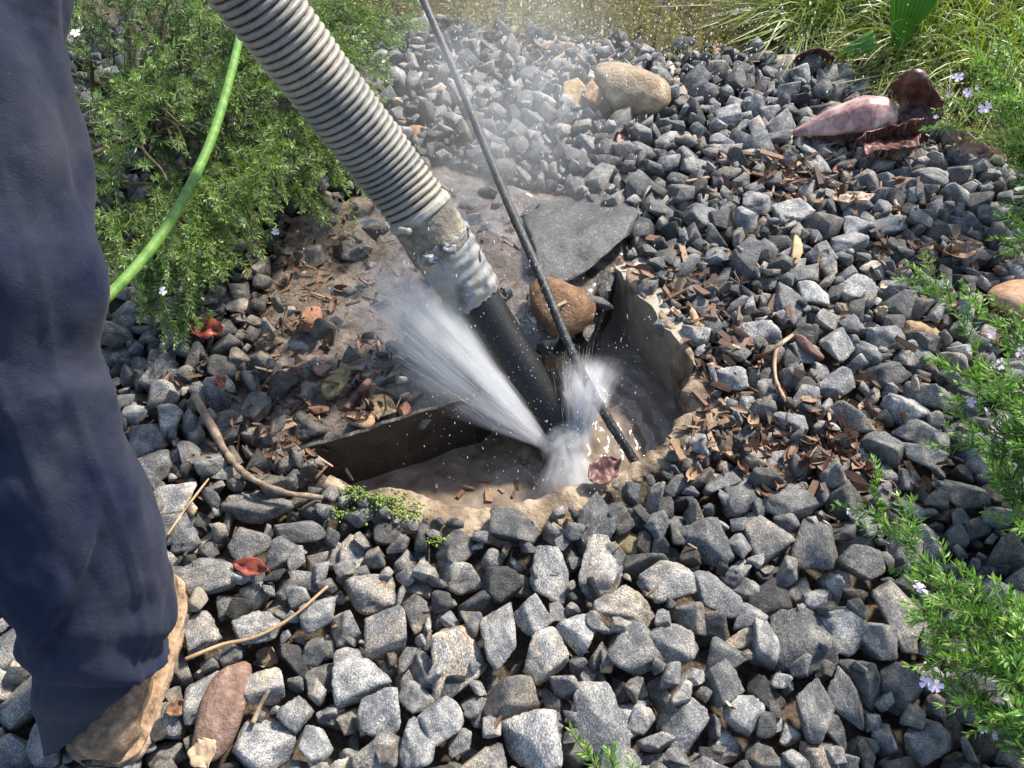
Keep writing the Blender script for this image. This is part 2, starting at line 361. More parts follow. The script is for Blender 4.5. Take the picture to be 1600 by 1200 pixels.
gx = np.arange(GX0, GX1, GR); gy = np.arange(GY0, GY1, GR)
def soil_z(X, Y):
    dm = sdist(MUD, X, Y); dp = sdist(PIT, X, Y)
    z = -.056 + .012 * n2(X, Y, 6, 3)
    mud = -.016 + .024 * n2(X, Y, 9, 5, 5) + .012 * n2(X, Y, 32, 8, 3)
    z = z + (mud - z) * sstep(.03, -.06, dm)
    z = z + (-.02 - z) * sstep(.09, .02, dp) * (dm > 0)
    z = z + (-.40 - z) * sstep(.016, -.010, dp)
    return z
# one sheet: fine under the photograph, coarser and coarser outwards
def axis(a, b, step, far):
    c = list(np.arange(a, b, step)); s = step; x = c[-1]
    while x < far: s *= 1.35; x += s; c.append(x)
    s = step; x = c[0]; pre = []
    while x > -far: s *= 1.35; x -= s; pre.append(x)
    return np.array(pre[::-1] + c)
ax_, ay_ = axis(-1.6, 1.7, .0125, 60), axis(.1, 2.9, .0125, 60)
XX, YY = np.meshgrid(ax_, ay_, indexing='ij')
ZZ = soil_z(XX, YY)
wet = np.clip(sstep(.06, -.05, sdist(MUD, XX, YY)) + sstep(.03, -.01, sdist(PIT, XX, YY)), 0, 1)
go = obj('ground', np.stack([XX, YY, ZZ], -1).reshape(-1, 3), gridF(len(ax_), len(ay_))[:, ::-1], M_SOIL, attrs={'wet': wet.ravel()})
tag(go, kind='structure')

# ------------------------------------------------------------------ concrete chamber
WATER_Z = -.158
chamber = empty('concrete_chamber', tuple(np.r_[PIT.mean(0), -.3])); tag(chamber, 'broken concrete drainage pit half full of muddy water', 'pit')
def wall_slab(name, A, B, top, bot, thick, m, out, seed, extra=None, nu=50, nv=24):
    """vertical slab from A to B (xy), thickness towards out; uneven top"""
    A = np.array(A); B = np.array(B); L = np.linalg.norm(B - A); d = (B - A) / L; o = np.array(out) / np.linalg.norm(out)
    u = np.linspace(0, 1, nu); v = np.linspace(0, 1, nv); U, Vv = np.meshgrid(u, v, indexing='ij')
    tz = top(u) if callable(top) else np.full(nu, top)
    xy = A + (U[..., None] * L) * d
    z = bot + (tz[:, None] - bot) * Vv
    pts = np.concatenate([xy, z[..., None]], -1)
    n = fbm(pts * 22, seed, 4) * .006 + fbm(pts * 5, seed + 3, 2) * .008
    S = pts.copy(); S[..., :2] += o * (thick / 2) + n[..., None] * o
    o = sheet(name, S, m, thick, chamber); o.data.polygons.foreach_set('use_smooth', np.zeros(len(o.data.polygons), bool)); return at_base(chamber, o)
A_ = G(964, 420)[:2]; B_ = G(1064, 538)[:2]; dAB = (B_ - A_) / np.linalg.norm(B_ - A_); outR = np.array([dAB[1], -dAB[0]])
if outR[0] < 0: outR = -outR
E_ = B_ + dAB * .13
def topR(u):
    s = u * np.linalg.norm(E_ - A_ + dAB * 0); t = s - np.linalg.norm(B_ - A_)
    return -.004 + .004 * np.sin(u * 23) - np.clip(t, 0, 1) * 1.9
wall_slab('wall_panel', A_ - dAB * .01, E_, topR, -.42, .06, M_CONC_WET, outR, 3, nu=70)
L_ = G(470, 704)[:2]; M_ = G(742, 622)[:2]; N_ = G(850, 548)[:2]; O_ = G(918, 514)[:2]
def perp(a, b): d = (b - a) / np.linalg.norm(b - a); return np.array([-d[1], d[0]])
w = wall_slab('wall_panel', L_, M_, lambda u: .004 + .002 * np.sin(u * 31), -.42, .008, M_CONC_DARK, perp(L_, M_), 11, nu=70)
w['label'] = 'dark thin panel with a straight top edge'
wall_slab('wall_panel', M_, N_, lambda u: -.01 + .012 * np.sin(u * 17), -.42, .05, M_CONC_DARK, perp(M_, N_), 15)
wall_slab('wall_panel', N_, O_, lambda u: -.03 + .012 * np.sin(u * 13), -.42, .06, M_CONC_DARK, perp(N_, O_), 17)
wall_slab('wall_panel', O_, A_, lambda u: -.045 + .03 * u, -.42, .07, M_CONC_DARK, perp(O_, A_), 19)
# lumpy rim of old mortar along the near edge
def rim_strip(ctrl, wk=1.0, ak=1.0):
    path, s = resample(catmull(ctrl, 300), 320); T, N, B = frames(path); nv = 40
    th = np.linspace(0, 2 * np.pi, nv, endpoint=False)
    side = np.cross(T, [0, 0, 1]); side /= np.linalg.norm(side, axis=1)[:, None]
    u = np.linspace(0, 1, len(path))
    wdt = (.036 + .014 * vnoise(np.c_[s * 14, s * 0, s * 0], 3)) * np.clip(np.minimum(u * 9, (1 - u) * 8), .35, 1)
    wdt += .02 * sstep(.72, .8, u) * sstep(1, .9, u)
    wdt *= wk
    hgt = .05 + .01 * vnoise(np.c_[s * 9, s * 0 + 3, s * 0], 5)
    sq = lambda a, e: np.sign(a) * np.abs(a) ** e
    V = path[:, None] + sq(np.cos(th), .6)[None, :, None] * side[:, None] * wdt[:, None, None] + sq(np.sin(th), .7)[None, :, None] * np.array([0, 0, 1.]) * hgt[:, None, None] * np.where(np.sin(th) > 0, .30, 3.2)[None, :, None]
    V = V.reshape(-1, 3); d = (fbm(V * 11, 31, 4) * .042 + fbm(V * 60, 32, 4) * .007) * ak
    C = np.repeat(path, nv, 0); n = V - C; n /= np.linalg.norm(n, axis=1)[:, None]; V = V + n * d[:, None]
    i = gridF(len(path), nv, True); return V, i
V, F = rim_strip(np.c_[RIM, np.full(len(RIM), -.03)], .80, .9); at_base(chamber, obj('rim', V, F[:, ::-1], M_CONC, chamber))['label'] = 'ragged tan mortar rim'
V, F = rim_strip(np.c_[GP([(1086, 572), (1076, 548), (1058, 520), (1030, 484), (1000, 446), (978, 416)]), np.full(6, -.012)], .34, .16); at_base(chamber, obj('rim', V, F[:, ::-1], M_CONC, chamber))['label'] = 'thin pale mortar line along the wall top'
# water filling the pit
pc = PIT.mean(0)
def water():
    X, Y = np.meshgrid(np.linspace(PIT[:, 0].min() - .03, PIT[:, 0].max() + .03, 170), np.linspace(PIT[:, 1].min() - .03, PIT[:, 1].max() + .03, 130), indexing='ij')
    src = P(868, 680, 1.62)[:2]; r = np.hypot(X - src[0], Y - src[1])
    Z = WATER_Z + .012 * fbm(np.stack([X * 16, Y * 16, X * 0], -1), 5, 2) + .018 * np.exp(-(r / .12) ** 2) * (1 + .8 * fbm(np.stack([X * 40, Y * 40, X * 0], -1), 9, 3)) + .003 * np.sin(r * 150) * np.exp(-r * 5)
    ok = sdist(PIT, X, Y) < .012; F = gridF(*X.shape)[:, ::-1]; F = F[ok.ravel()[F].all(1)]
    used = np.unique(F); idx = -np.ones(X.size, int); idx[used] = np.arange(len(used))
    return np.stack([X, Y, Z], -1).reshape(-1, 3)[used], idx[F]
V, F = water(); tag(obj('water', V, F, M_WATER), kind='structure')

# ------------------------------------------------------------------ stone shapes
def stone_planes(seed, planes):
    r_ = np.random.default_rng(seed)
    n = r_.normal(size=(planes, 3)); n /= np.linalg.norm(n, axis=1)[:, None]
    for _ in range(40):                                   # push plane normals apart
        d = n[:, None] - n[None]; q = (d ** 2).sum(-1) + np.eye(planes) * 9; n += .03 * (d / q[..., None] ** 1.5).sum(1); n /= np.linalg.norm(n, axis=1)[:, None]
    n += r_.normal(size=n.shape) * .22; n /= np.linalg.norm(n, axis=1)[:, None]
    ds = r_.uniform(.46, 1.0, planes)
    return n, ds, None
def stone_shape(seed, sub, sharp=22, planes=13, ax=(1, .82, .66), nz=.035):
    D, F = ICO[sub]; n, ds, _ = stone_planes(seed, planes)
    c = np.maximum(D @ n.T, 0) / ds; r = (c ** sharp).sum(1) ** (-1 / sharp); r = np.minimum(r, 1.25)
    V = D * r[:, None]
    V *= (1 + nz * 1.6 * fbm(V * 1.7 + seed, seed, 3) + nz * 1.1 * fbm(V * 5 + seed, seed + 5, 4) - nz * 1.2 * np.clip(1 - 5 * np.abs(vnoise(V * 2.3 + seed * 3, seed + 9)), 0, 1))[:, None]
    V = V * np.array(ax); V -= (V.max(0) + V.min(0)) / 2
    return V / np.abs(V).max(), F
NT = 26
rr = random.Random(3)
SPEC = [dict(sharp=rr.choice([80, 120, 160]), planes=rr.choice([6, 6, 7, 7, 8, 9]), ax=(1, rr.uniform(.58, .95), rr.uniform(.38, .8)), nz=rr.uniform(.02, .05)) for _ in range(NT)]
T4 = [stone_shape(100 + i, 4, **SPEC[i]) for i in range(NT)]
T3 = [stone_shape(100 + i, 3, **SPEC[i]) for i in range(NT)]
def facet_shape(seed, planes, ax, **_):
    import bmesh
    n, ds, V3 = stone_planes(seed, planes); bm = bmesh.new(); bmesh.ops.create_cube(bm, size=2.1)
    for a, d in zip(n, ds):
        r = bmesh.ops.bisect_plane(bm, geom=bm.verts[:] + bm.edges[:] + bm.faces[:], plane_co=Vector(a * d), plane_no=Vector(a), clear_outer=True)
        e = [g for g in r['geom_cut'] if isinstance(g, bmesh.types.BMEdge)]
        if e: bmesh.ops.holes_fill(bm, edges=e)
    bmesh.ops.remove_doubles(bm, verts=bm.verts, dist=.09)
    bmesh.ops.bevel(bm, geom=bm.edges[:], offset=.055, segments=1, affect='EDGES', clamp_overlap=True)
    bmesh.ops.triangulate(bm, faces=bm.faces)
    V = np.array([v.co[:] for v in bm.verts]); F = np.array([[v.index for v in f.verts] for f in bm.faces]); bm.free()
    V *= (1 + .05 * fbm(V * 3 + seed, seed, 2))[:, None]; V = V * np.array(ax); V -= (V.max(0) + V.min(0)) / 2
    return V / np.abs(V).max(), F
T2 = [facet_shape(100 + i, **SPEC[i]) for i in range(NT)]
print('facets', sum(len(t[1]) for t in T2) / NT)
ME4 = []
for i in range(NT):
    me = mesh_np('gravel_stone', *T4[i]); me.materials.append(M_STONE); ME4.append(me)

# height field that the stones are dropped on
GXX, GYY = np.meshgrid(gx, gy, indexing='ij')
SOIL = soil_z(GXX, GYY); H = SOIL.copy(); OWN = np.full(H.shape, -1, int)
dpit = sdist(PIT, GXX, GYY); dmud = sdist(MUD, GXX, GYY)
FAR = GP([(560, 40), (700, 35), (800, 55), (900, 62), (1000, 72), (1100, 85), (1240, 80), (1310, 110), (1400, 160), (1480, 215), (1620, 300), (1900, 420)])
far_y = np.interp(GXX, FAR[:, 0], FAR[:, 1])
MASK = np.ones(H.shape)
MASK[dpit < .012] = 0
drim = np.full(H.shape, 9.)
for k in range(len(RIM) - 1):
    a, b = RIM[k], RIM[k + 1]; e = b - a; h = np.clip(((GXX - a[0]) * e[0] + (GYY - a[1]) * e[1]) / e.dot(e), 0, 1)
    drim = np.minimum(drim, np.hypot(GXX - a[0] - h * e[0], GYY - a[1] - h * e[1]))
MASK[drim < .018] = 0
H = np.where(drim < .04, np.maximum(H, -.008), H)
MASK[(dmud < -.02)] *= .0
MASK[GYY > far_y + .03 + .05 * n2(GXX, GYY, 9, 2)] = 0
MASK[:8] = 0; MASK[-8:] = 0; MASK[:, :8] = 0; MASK[:, -8:] = 0

def rotmat(r_):
    q = r_.normal(size=4); q /= np.linalg.norm(q); w, x, y, z = q
    return np.array([[1 - 2 * (y * y + z * z), 2 * (x * y - z * w), 2 * (x * z + y * w)], [2 * (x * y + z * w), 1 - 2 * (x * x + z * z), 2 * (y * z - x * w)], [2 * (x * z - y * w), 2 * (y * z + x * w), 1 - 2 * (x * x + y * y)]])
def raster(V):
    ij = np.floor(V[:, :2] / GR).astype(int); lo = ij.min(0); ij -= lo; sh = ij.max(0) + 1
    top = np.full(sh, -9.); bot = np.full(sh, 9.)
    np.maximum.at(top, (ij[:, 0], ij[:, 1]), V[:, 2]); np.minimum.at(bot, (ij[:, 0], ij[:, 1]), V[:, 2])
    return lo, top, bot, top > -8
STONES = []      # dicts: tmpl, R (3x3 incl. scale), loc, key
def rest_z(lo, bot, ok, cx, cy, q):
    a, b = cx + lo[0], cy + lo[1]; s = H[a:a + bot.shape[0], b:b + bot.shape[1]]
    if s.shape != bot.shape: return None
    d = (s - bot)[ok]; return np.quantile(d, q)
def stamp(lo, top, ok, cx, cy, z, idn):
    a, b = cx + lo[0], cy + lo[1]; s = H[a:a + top.shape[0], b:b + top.shape[1]]; w = OWN[a:a + top.shape[0], b:b + top.shape[1]]
    t = top + z; up = ok & (t > s); s[up] = t[up]; w[up] = idn
def cell(x, y): return int((x - GX0) / GR), int((y - GY0) / GR)
def height(x, y):
    i, j = cell(x, y); i = min(max(i, 0), H.shape[0] - 1); j = min(max(j, 0), H.shape[1] - 1); return H[i, j]
def wetness(x, y, z):   # stones near the spray are wet
    p = np.array([x, y]); c = G(800, 420)[:2]; d = np.linalg.norm((p - c) * np.array([1, .8])); w_ = np.clip(1.25 - d / .62, 0, 1)
    i, j = cell(x, y); dm = dmud[min(max(i, 0), dmud.shape[0] - 1), min(max(j, 0), dmud.shape[1] - 1)]
    return float(max(w_, np.clip(1 - dm / .20, 0, .9) if x < -.15 else 0))

# --- stones of the photograph that can be recognised one by one: px, py, width, height, tone, warm
KEY = [(719, 1024, 84, 104, .80, 1, 3), (567, 1046, 92, 76, .95, .2, 0), (838, 1151, 98, 86, .85, .1, 1), (942, 1117, 92, 100, .62, 0, 2), (860, 892, 62, 92, .78, .2, 4), (946, 878, 72, 92, .7, .3, 5), (1047, 900, 92, 62, .78, .6, 6), (976, 941, 94, 56, .7, .6, 7), (903, 982, 66, 58, .9, .1, 8), (832, 952, 66, 58, .75, .1, 9), (860, 1020, 66, 76, .75, .6, 10), (779, 990, 54, 84, .72, .1, 11), (990, 998, 86, 70, .45, .1, 12), (1059, 1001, 82, 62, .5, .2, 13), (935, 810, 64, 92, .35, .1, 14), (575, 911, 90, 62, .6, .5, 15), (605, 982, 68, 76, .5, .5, 16), (718, 848, 64, 58, .3, .1, 17), (806, 821, 78, 56, .3, .1, 18), (596, 1106, 68, 64, .7, 0, 19), (688, 1121, 70, 66, .72, 0, 20), (654, 1159, 56, 66, .68, 0, 21), (1074, 1127, 76, 84, .58, 0, 22),
       (1255, 990, 102, 98, .35, 0, 23), (1324, 969, 88, 74, .95, 0, 24), (1277, 844, 78, 86, .28, 0, 25), (1206, 829, 70, 82, .5, .3, 0), (1112, 840, 76, 74, .35, 0, 1), (1126, 919, 66, 72, .5, 0, 2), (1416, 952, 66, 98, .55, .5, 3), (1349, 874, 74, 50, .35, 0, 4), (1379, 994, 58, 56, .5, 0, 5), (1281, 1102, 54, 86, .45, 0, 6), (1322, 1085, 50, 78, .4, 0, 7), (1135, 1020, 72, 54, .4, 0, 8), (1139, 1057, 62, 66, .4, 0, 9), (1420, 1069, 66, 66, .35, 0, 10), (1450, 1151, 66, 54, .45, 0, 11), (1165, 1110, 60, 50, .75, 0, 12),
       (1161, 752, 66, 108, .35, 0, 13), (1234, 464, 52, 76, .4, 0, 14), (1191, 514, 78, 48, .85, 0, 15), (1311, 533, 46, 54, .7, 0, 16), (1313, 590, 60, 48, .6, 0, 17), (1274, 454, 46, 38, .85, 0, 18), (1340, 443, 54, 38, .75, 0, 19), (1390, 516, 62, 42, .6, 0, 20), (1420, 629, 58, 46, .85, 0, 21), (1441, 670, 78, 42, .5, 0, 22), (1454, 706, 72, 42, .6, 0, 23), (1394, 574, 70, 46, .3, 0, 24), (1262, 615, 48, 42, .55, 0, 25), (1234, 655, 50, 34, .8, 0, 0), (1146, 587, 54, 36, .85, 0, 1), (1504, 760, 76, 52, .3, 0, 2), (1229, 780, 84, 54, .4, 0, 3),
       (397, 780, 118, 54, .55, .5, 4), (262, 776, 84, 56, .75, .5, 5), (326, 896, 92, 58, .5, .3, 6), (390, 844, 72, 60, .4, .4, 7), (446, 855, 62, 46, .5, .2, 8), (315, 982, 60, 66, .6, .3, 9), (398, 975, 72, 50, .7, .2, 10), (497, 954, 52, 46, .7, .1, 11), (409, 1159, 96, 70, .85, .1, 12), (495, 1155, 56, 54, .8, 0, 13), (465, 1108, 54, 50, .6, .1, 14), (312, 1078, 50, 74, .7, .1, 15), (412, 1069, 66, 48, .8, .8, 16), (34, 1088, 80, 76, .6, .2, 17), (71, 1159, 58, 60, .55, .1, 18), (16, 1005, 56, 60, .5, .2, 19), (469, 825, 78, 36, .4, .2, 20),
       (484, 654, 52, 46, .3, .5, 21), (435, 590, 56, 46, .3, .4, 22), (487, 597, 38, 38, .85, 0, 23), (551, 376, 62, 40, .5, .3, 24), (485, 390, 48, 36, .4, .3, 25), (409, 519, 30, 34, .7, .3, 0), (375, 549, 36, 34, .7, .3, 1), (352, 571, 52, 44, .3, .1, 2), (232, 680, 54, 54, .4, .2, 3), (210, 639, 40, 44, .9, .4, 4), (630, 600, 60, 40, .45, 0, 6), (655, 630, 50, 30, .6, 0, 8),
       (1188, 308, 46, 40, .6, 0, 5), (1240, 322, 64, 36, .8, 0, 6), (1101, 330, 54, 46, .5, 0, 7), (1339, 349, 46, 42, .8, 0, 8), (1289, 392, 48, 40, .5, 0, 9), (1334, 375, 62, 34, .6, 0, 10), (1390, 345, 62, 36, .6, 0, 11), (1506, 259, 50, 36, .45, 0, 12), (1461, 270, 60, 28, .6, 0, 13), (1135, 225, 70, 40, .45, .1, 14), (1078, 232, 50, 44, .5, .1, 15)]
KEYLAB = {0: 'tan weathered block of stone, warmest of the foreground gravel', 1: 'pale square stone on the gravel below the pit', 2: 'big pale rounded stone near the bottom edge centre', 24: 'stone with a pale flat top beside the flowering sprays', 39: 'long dark stone tilted up right of the pit', 40: 'tall upright stone in the gravel right of the pit wall', 56: 'wide flat dark stone left of the pit beside the trouser leg', 3: 'big grey oval stone near the bottom, right of centre'}
kr = random.Random(11)
for k, (px, py, w_, h_, tone, warm, tm) in enumerate(KEY):
    w_ *= 1.06; h_ *= 1.04; tone = min(1., max(.05, (tone - .55) * 1.35 + .54))
    c = G(px, py, .012); d = depth_at(c[0], c[1], .012)
    a = w_ / 2 * d / FOC; b = h_ / 2 * d / FOC; dep = math.atan2(CAM_H, c[1])
    b = b / (.35 * math.cos(dep) + .80 * math.sin(dep)); c_ = .72 * min(a, b)
    V0 = T3[tm % NT][0]; e = V0.max(0)
    S = np.diag([a / e[0], b / e[1], c_ / e[2]])
    az = math.radians(kr.uniform(-14, 14)) + (math.pi if kr.random() < .5 else 0)
    if k == 39: az = math.radians(-32)
    R = np.array(Euler((math.radians(kr.uniform(-14, 14)), math.radians(kr.uniform(-10, 10)), az)).to_matrix()) @ S
    V = V0 @ R.T; lo, top, bot, ok = raster(V); cx, cy = cell(c[0], c[1])
    z = rest_z(lo, bot, ok, cx, cy, .75)
    if dmud[cx, cy] < 0: z -= .012
    else: z = max(z, .022 - V[:, 2].max())
    stamp(lo, top, ok, cx, cy, z, len(STONES)); STONES.append(dict(t=tm % NT, R=R, loc=(GX0 + cx * GR, GY0 + cy * GR, z), tone=tone, warm=warm, key=k))
    a0, b0 = cx + lo[0], cy + lo[1]; sub = MASK[a0:a0 + ok.shape[0], b0:b0 + ok.shape[1]]; sub[ok] *= 0

# --- cobbles and boulders that are not gravel
COB = []
def cobble(name, px, py, w_, h_, m, label, cat='stone', seed=0, sharp=5, planes=14, rz=0, lift=.0, flat=.75, z0=.015, nz=.03):
    c = G(px, py, z0); d = depth_at(c[0], c[1], z0); a = w_ / 2 * d / FOC; dep = math.atan2(CAM_H, c[1]); b = h_ / 2 * d / FOC / (.45 * math.cos(dep) + .7 * math.sin(dep))
    V, F = stone_shape(500 + seed, 4, sharp, planes, (1, 1, 1), nz); e = V.max(0)
    Rz = np.array(Matrix.Rotation(math.radians(rz), 3, 'Z')); V = (V / e) * np.array([a, b, min(a, b) * flat]); V = V @ Rz.T
    lo, top, bot, ok = raster(V); cx, cy = cell(c[0], c[1]); z = rest_z(lo, bot, ok, cx, cy, .8) + lift
    stamp(lo, top, ok, cx, cy, z, -2); a0, b0 = cx + lo[0], cy + lo[1]; sub = MASK[a0:a0 + ok.shape[0], b0:b0 + ok.shape[1]]; sub[ok] = 0
    s = max(a, b)
    o = link(name, mesh_np(name, V / s, F), m); o.scale = (s, s, s); o.location = (GX0 + cx * GR, GY0 + cy * GR, z)
    tag(o, label, cat); COB.append(o); return o
cobble('boulder', 990, 144, 116, 80, M_TANCOB, 'large smooth tan boulder on the gravel behind the pit', 'boulder', 5, 6, 11, 0, .028, .85)
cobble('broken_stone', 908, 132, 56, 58, M_OCHRE, 'broken brown stone leaning beside the large tan boulder', 'stone', 2, 18, 8, 0, .01)
cobble('broken_stone', 930, 150, 34, 40, M_ORANGE, 'orange fractured stone piece touching the left of the tan boulder', 'stone', 4, 20, 8, 0, .02)
cobble('boulder', 880, 478, 104, 96, M_BROWNCOB, 'wet orange brown boulder at the far edge of the pit', 'boulder', 5, 4, 12, 0, .0, .85)
cobble('cobble', 650, 186, 52, 28, M_ORANGE, 'orange oval cobble between the ribbed hose and the thin black hose', 'stone', 6, 4, 12)
cobble('cobble', 765, 88, 36, 26, M_PINK, 'pink rounded cobble far back in the mist', 'stone', 7, 6, 10)
cobble('cobble', 1080, 116, 32, 22, M_PINK, 'small pink cobble right of the large tan boulder', 'stone', 8, 5, 10)
cobble('cobble', 1594, 466, 92, 74, M_PINK, 'pinkish tan egg shaped cobble at the right edge', 'stone', 9, 3.2, 12, 0, .02, .8, nz=.01).data.materials[0] = M_ORANGE
cobble('cobble', 351, 1106, 70, 124, M_RED, 'long reddish brown cobble on the gravel beside the boot', 'stone', 10, 4, 13, -4, .035, .8)
cobble('cobble', 528, 597, 34, 54, M_YELLOW, 'olive yellow oval pebble lying in the mud', 'stone', 11, 3.5, 12, -25, .012)
cobble('cobble', 566, 648, 42, 26, M_ORANGE, 'orange oval pebble at the straight edge of the pit', 'stone', 12, 3.5, 12, -18, .01)
cobble('stone_fragment', 630, 628, 22, 30, M_BRICK, 'terracotta fragment standing at the pit edge', 'stone', 13, 22, 8, 0, .01)
cobble('stone_fragment', 592, 626, 48, 36, M_OCHRE, 'flat ochre stone flake leaning in the mud by the pit edge', 'stone', 14, 20, 8, 20, .006, .4)
cobble('stone_fragment', 490, 497, 40, 44, M_BRICK, 'pitted salmon pink brick lump in the mud', 'stone', 15, 6, 11, 0, .006)
cobble('stone_fragment', 503, 566, 26, 22, M_PINK, 'small pink stone in the mud above the olive pebble', 'stone', 16, 9, 9)
cobble('stone_fragment', 496, 628, 34, 16, M_BRICK, 'small flat red stone below the olive pebble', 'stone', 17, 14, 9)
cobble('stone_fragment', 986, 828, 52, 48, M_OCHRE, 'rusty ochre rounded stone among grey gravel below the pit', 'stone', 18, 8, 11, 0, .004).data.materials[0] = M_YELLOW
cobble('stone_fragment', 1455, 499, 70, 46, M_OCHRE, 'ochre flat rock behind the flowering spray', 'stone', 19, 18, 9, 0, .006, .6)
cobble('stone_fragment', 975, 203, 26, 46, M_PINK, 'narrow pinkish stone chip standing before the tan boulder', 'stone', 20, 18, 8, 0, .01)
cobble('stone_fragment', 1078, 190, 36, 34, M_BEIGE, 'beige stone right of the tan boulder', 'stone', 21, 16, 9)
cobble('stone_fragment', 1311, 146, 44, 28, M_BEIGE, 'beige stone behind the pink palm bract', 'stone', 22, 12, 9)
cobble('stone_fragment', 1060, 126, 34, 28, M_BEIGE, 'pale beige stone between the boulder and the small pink cobble', 'stone', 23, 12, 9)
cobble('stone_fragment', 312, 934, 34, 32, M_BEIGE, 'small round tan stone beside the boot toe', 'stone', 24, 8, 9, 0, .02)

# --- fill with gravel
free = np.argwhere(MASK > 0)
ok_in = (free[:, 0] > 12) & (free[:, 0] < H.shape[0] - 12) & (free[:, 1] > 12) & (free[:, 1] < H.shape[1] - 12); free = free[ok_in]
def fill(n, smin, smax, tries, q, maxtop):
    for _ in range(n):
        t = int(rng.integers(NT)); s = smin + (smax - smin) * rng.random() ** 1.5
        R = rotmat(rng) * s
        V = T3[t][0] @ R.T; lo, top, bot, ok = raster(V); best = None
        for cx, cy in free[rng.integers(len(free), size=tries)]:
            a0, b0 = cx + lo[0], cy + lo[1]
            if a0 < 0 or b0 < 0: continue
            z = rest_z(lo, bot, ok, cx, cy, q)
            if z is None: continue
            if MASK[a0:a0 + ok.shape[0], b0:b0 + ok.shape[1]][ok].mean() < .30: z += .05
            sc_ = z + V[:, 2].max()
            if best is None or sc_ < best[0]: best = (sc_, cx, cy, z)
        if best is None or best[0] > maxtop: continue
        _, cx, cy, z = best; stamp(lo, top, ok, cx, cy, z, len(STONES))
        STONES.append(dict(t=t, R=R, loc=(GX0 + cx * GR, GY0 + cy * GR, z), tone=float(np.clip(rng.normal(.46, .29), 0, 1)), warm=float(rng.random() ** 2.2), key=None))
fill(1400, .029, .056, 14, .82, .05)
fill(1600, .022, .048, 14, .80, .045)
fill(2200, .012, .034, 20, .80, .040)
gaps = np.argwhere((OWN == -1) & (MASK > 0) & (drim > .03)); gaps = gaps[(gaps[:, 0] > 12) & (gaps[:, 0] < H.shape[0] - 12) & (gaps[:, 1] > 12) & (gaps[:, 1] < H.shape[1] - 12)]
if len(gaps): keep = free; free = gaps; fill(1300, .010, .024, 4, .80, .035); free = keep
keep = free; free = np.argwhere((drim < .03) & (dpit > .012)); fill(30, .007, .02, 3, .6, .03); free = keep
# a few stones half sunk in the mud
freem = np.argwhere((dmud < -.03) & (dpit > .03) & (GXX < .02)); freeg = free
free = freem
fill(60, .012, .028, 2, .45, .08); free = freeg
print('stones', len(STONES))

# rank by the pixels each one shows
uni, cnt = np.unique(OWN[OWN >= 0], return_counts=True); vis = dict(zip(uni.tolist(), cnt.tolist()))
LEGBOX = lambda px, py: px < 240 and py < 900 and px < 60 + py * .2
score = []
for i, s in enumerate(STONES):
    x, y, z = s['loc']; d = depth_at(x, y, z); px = 800 + FOC * x / d; py = 600 - FOC * (y * SP + (z - CAM_H) * CP) / d
    inside = -25 < px < 1625 and -25 < py < 1225 and not LEGBOX(px, py)
    sh = (px < 520 and py < 420) or px > 1560
    score.append((vis.get(i, 0) * GR * GR * (FOC / d) ** 2 * (CAM_H / math.hypot(y, CAM_H)) * (.2 if sh else 1) if inside else 0) + (1e6 if s['key'] is not None else 0))
order = np.argsort(score)[::-1]; single = set(order[:300].tolist())
def gravel_label(s):
    x, y, z = s['loc']; d = depth_at(x, y, z); px = 800 + FOC * x / d; py = 600 - FOC * (y * SP + (z - CAM_H) * CP) / d
    tone = 'pale grey' if s['tone'] > .72 else 'dark grey' if s['tone'] < .4 else 'mid grey'
    size = 'large' if np.abs(np.linalg.norm(s['R'], axis=0)).max() > .043 else 'smaller'
    if dmud[cell(x, y)] < 0: reg = 'half sunk in the mud beside the pit'
    elif px < 150 and py > 700: reg = 'left of the trouser leg'
    elif px < 470 and py < 760: reg = 'between the shrub and the left end of the pit'
    elif px < 560: reg = 'near the boot and the reddish cobble'
    elif py > 1040: reg = 'along the bottom of the picture' if px < 1150 else 'at the bottom beside the flowering sprays'
    elif py > 780: reg = 'in the foreground just below the pit rim' if px < 1080 else 'below the leaf litter right of the pit'
    elif py > 420: reg = 'right of the pit near the leaf litter' if px < 1330 else 'at the right near the ochre rock and flowering spray'
    elif px < 1000: reg = 'behind the mud in the mist'
    else: reg = 'in the gravel below the palm husks'
    return f'{size} {tone} angular gravel stone {reg}'
near, farv = Acc(), Acc()
for i, s in enumerate(STONES):
    x, y, z = s['loc']; wv = wetness(x, y, z); s['warm'] = max(s['warm'], .8 * wv if x < -.15 else 0)
    if i in single:
        o = link('gravel_stone', ME4[s['t']]); o.matrix_world = Matrix.Translation(s['loc']) @ Matrix(s['R'].tolist()).to_4x4()
        o['tone'] = s['tone']; o['warm'] = float(s['warm']); o['wet'] = wv
        tag(o, KEYLAB.get(s['key']) or gravel_label(s), 'stone', 'gravel stones around the pit')
    elif vis.get(i, 0) > 2:
        d = depth_at(x, y, z); T = T3 if d < 1.6 and vis[i] > 30 else T2
        V = T[s['t']][0] @ s['R'].T + np.array(s['loc']); near.add(V, T[s['t']][1], tone=s['tone'], warm=s['warm'], wet=wv)
tag(near.build('gravel', M_GRAVEL), 'loose blue grey gravel filling the bed between the larger stones', 'gravel', kind='stuff')

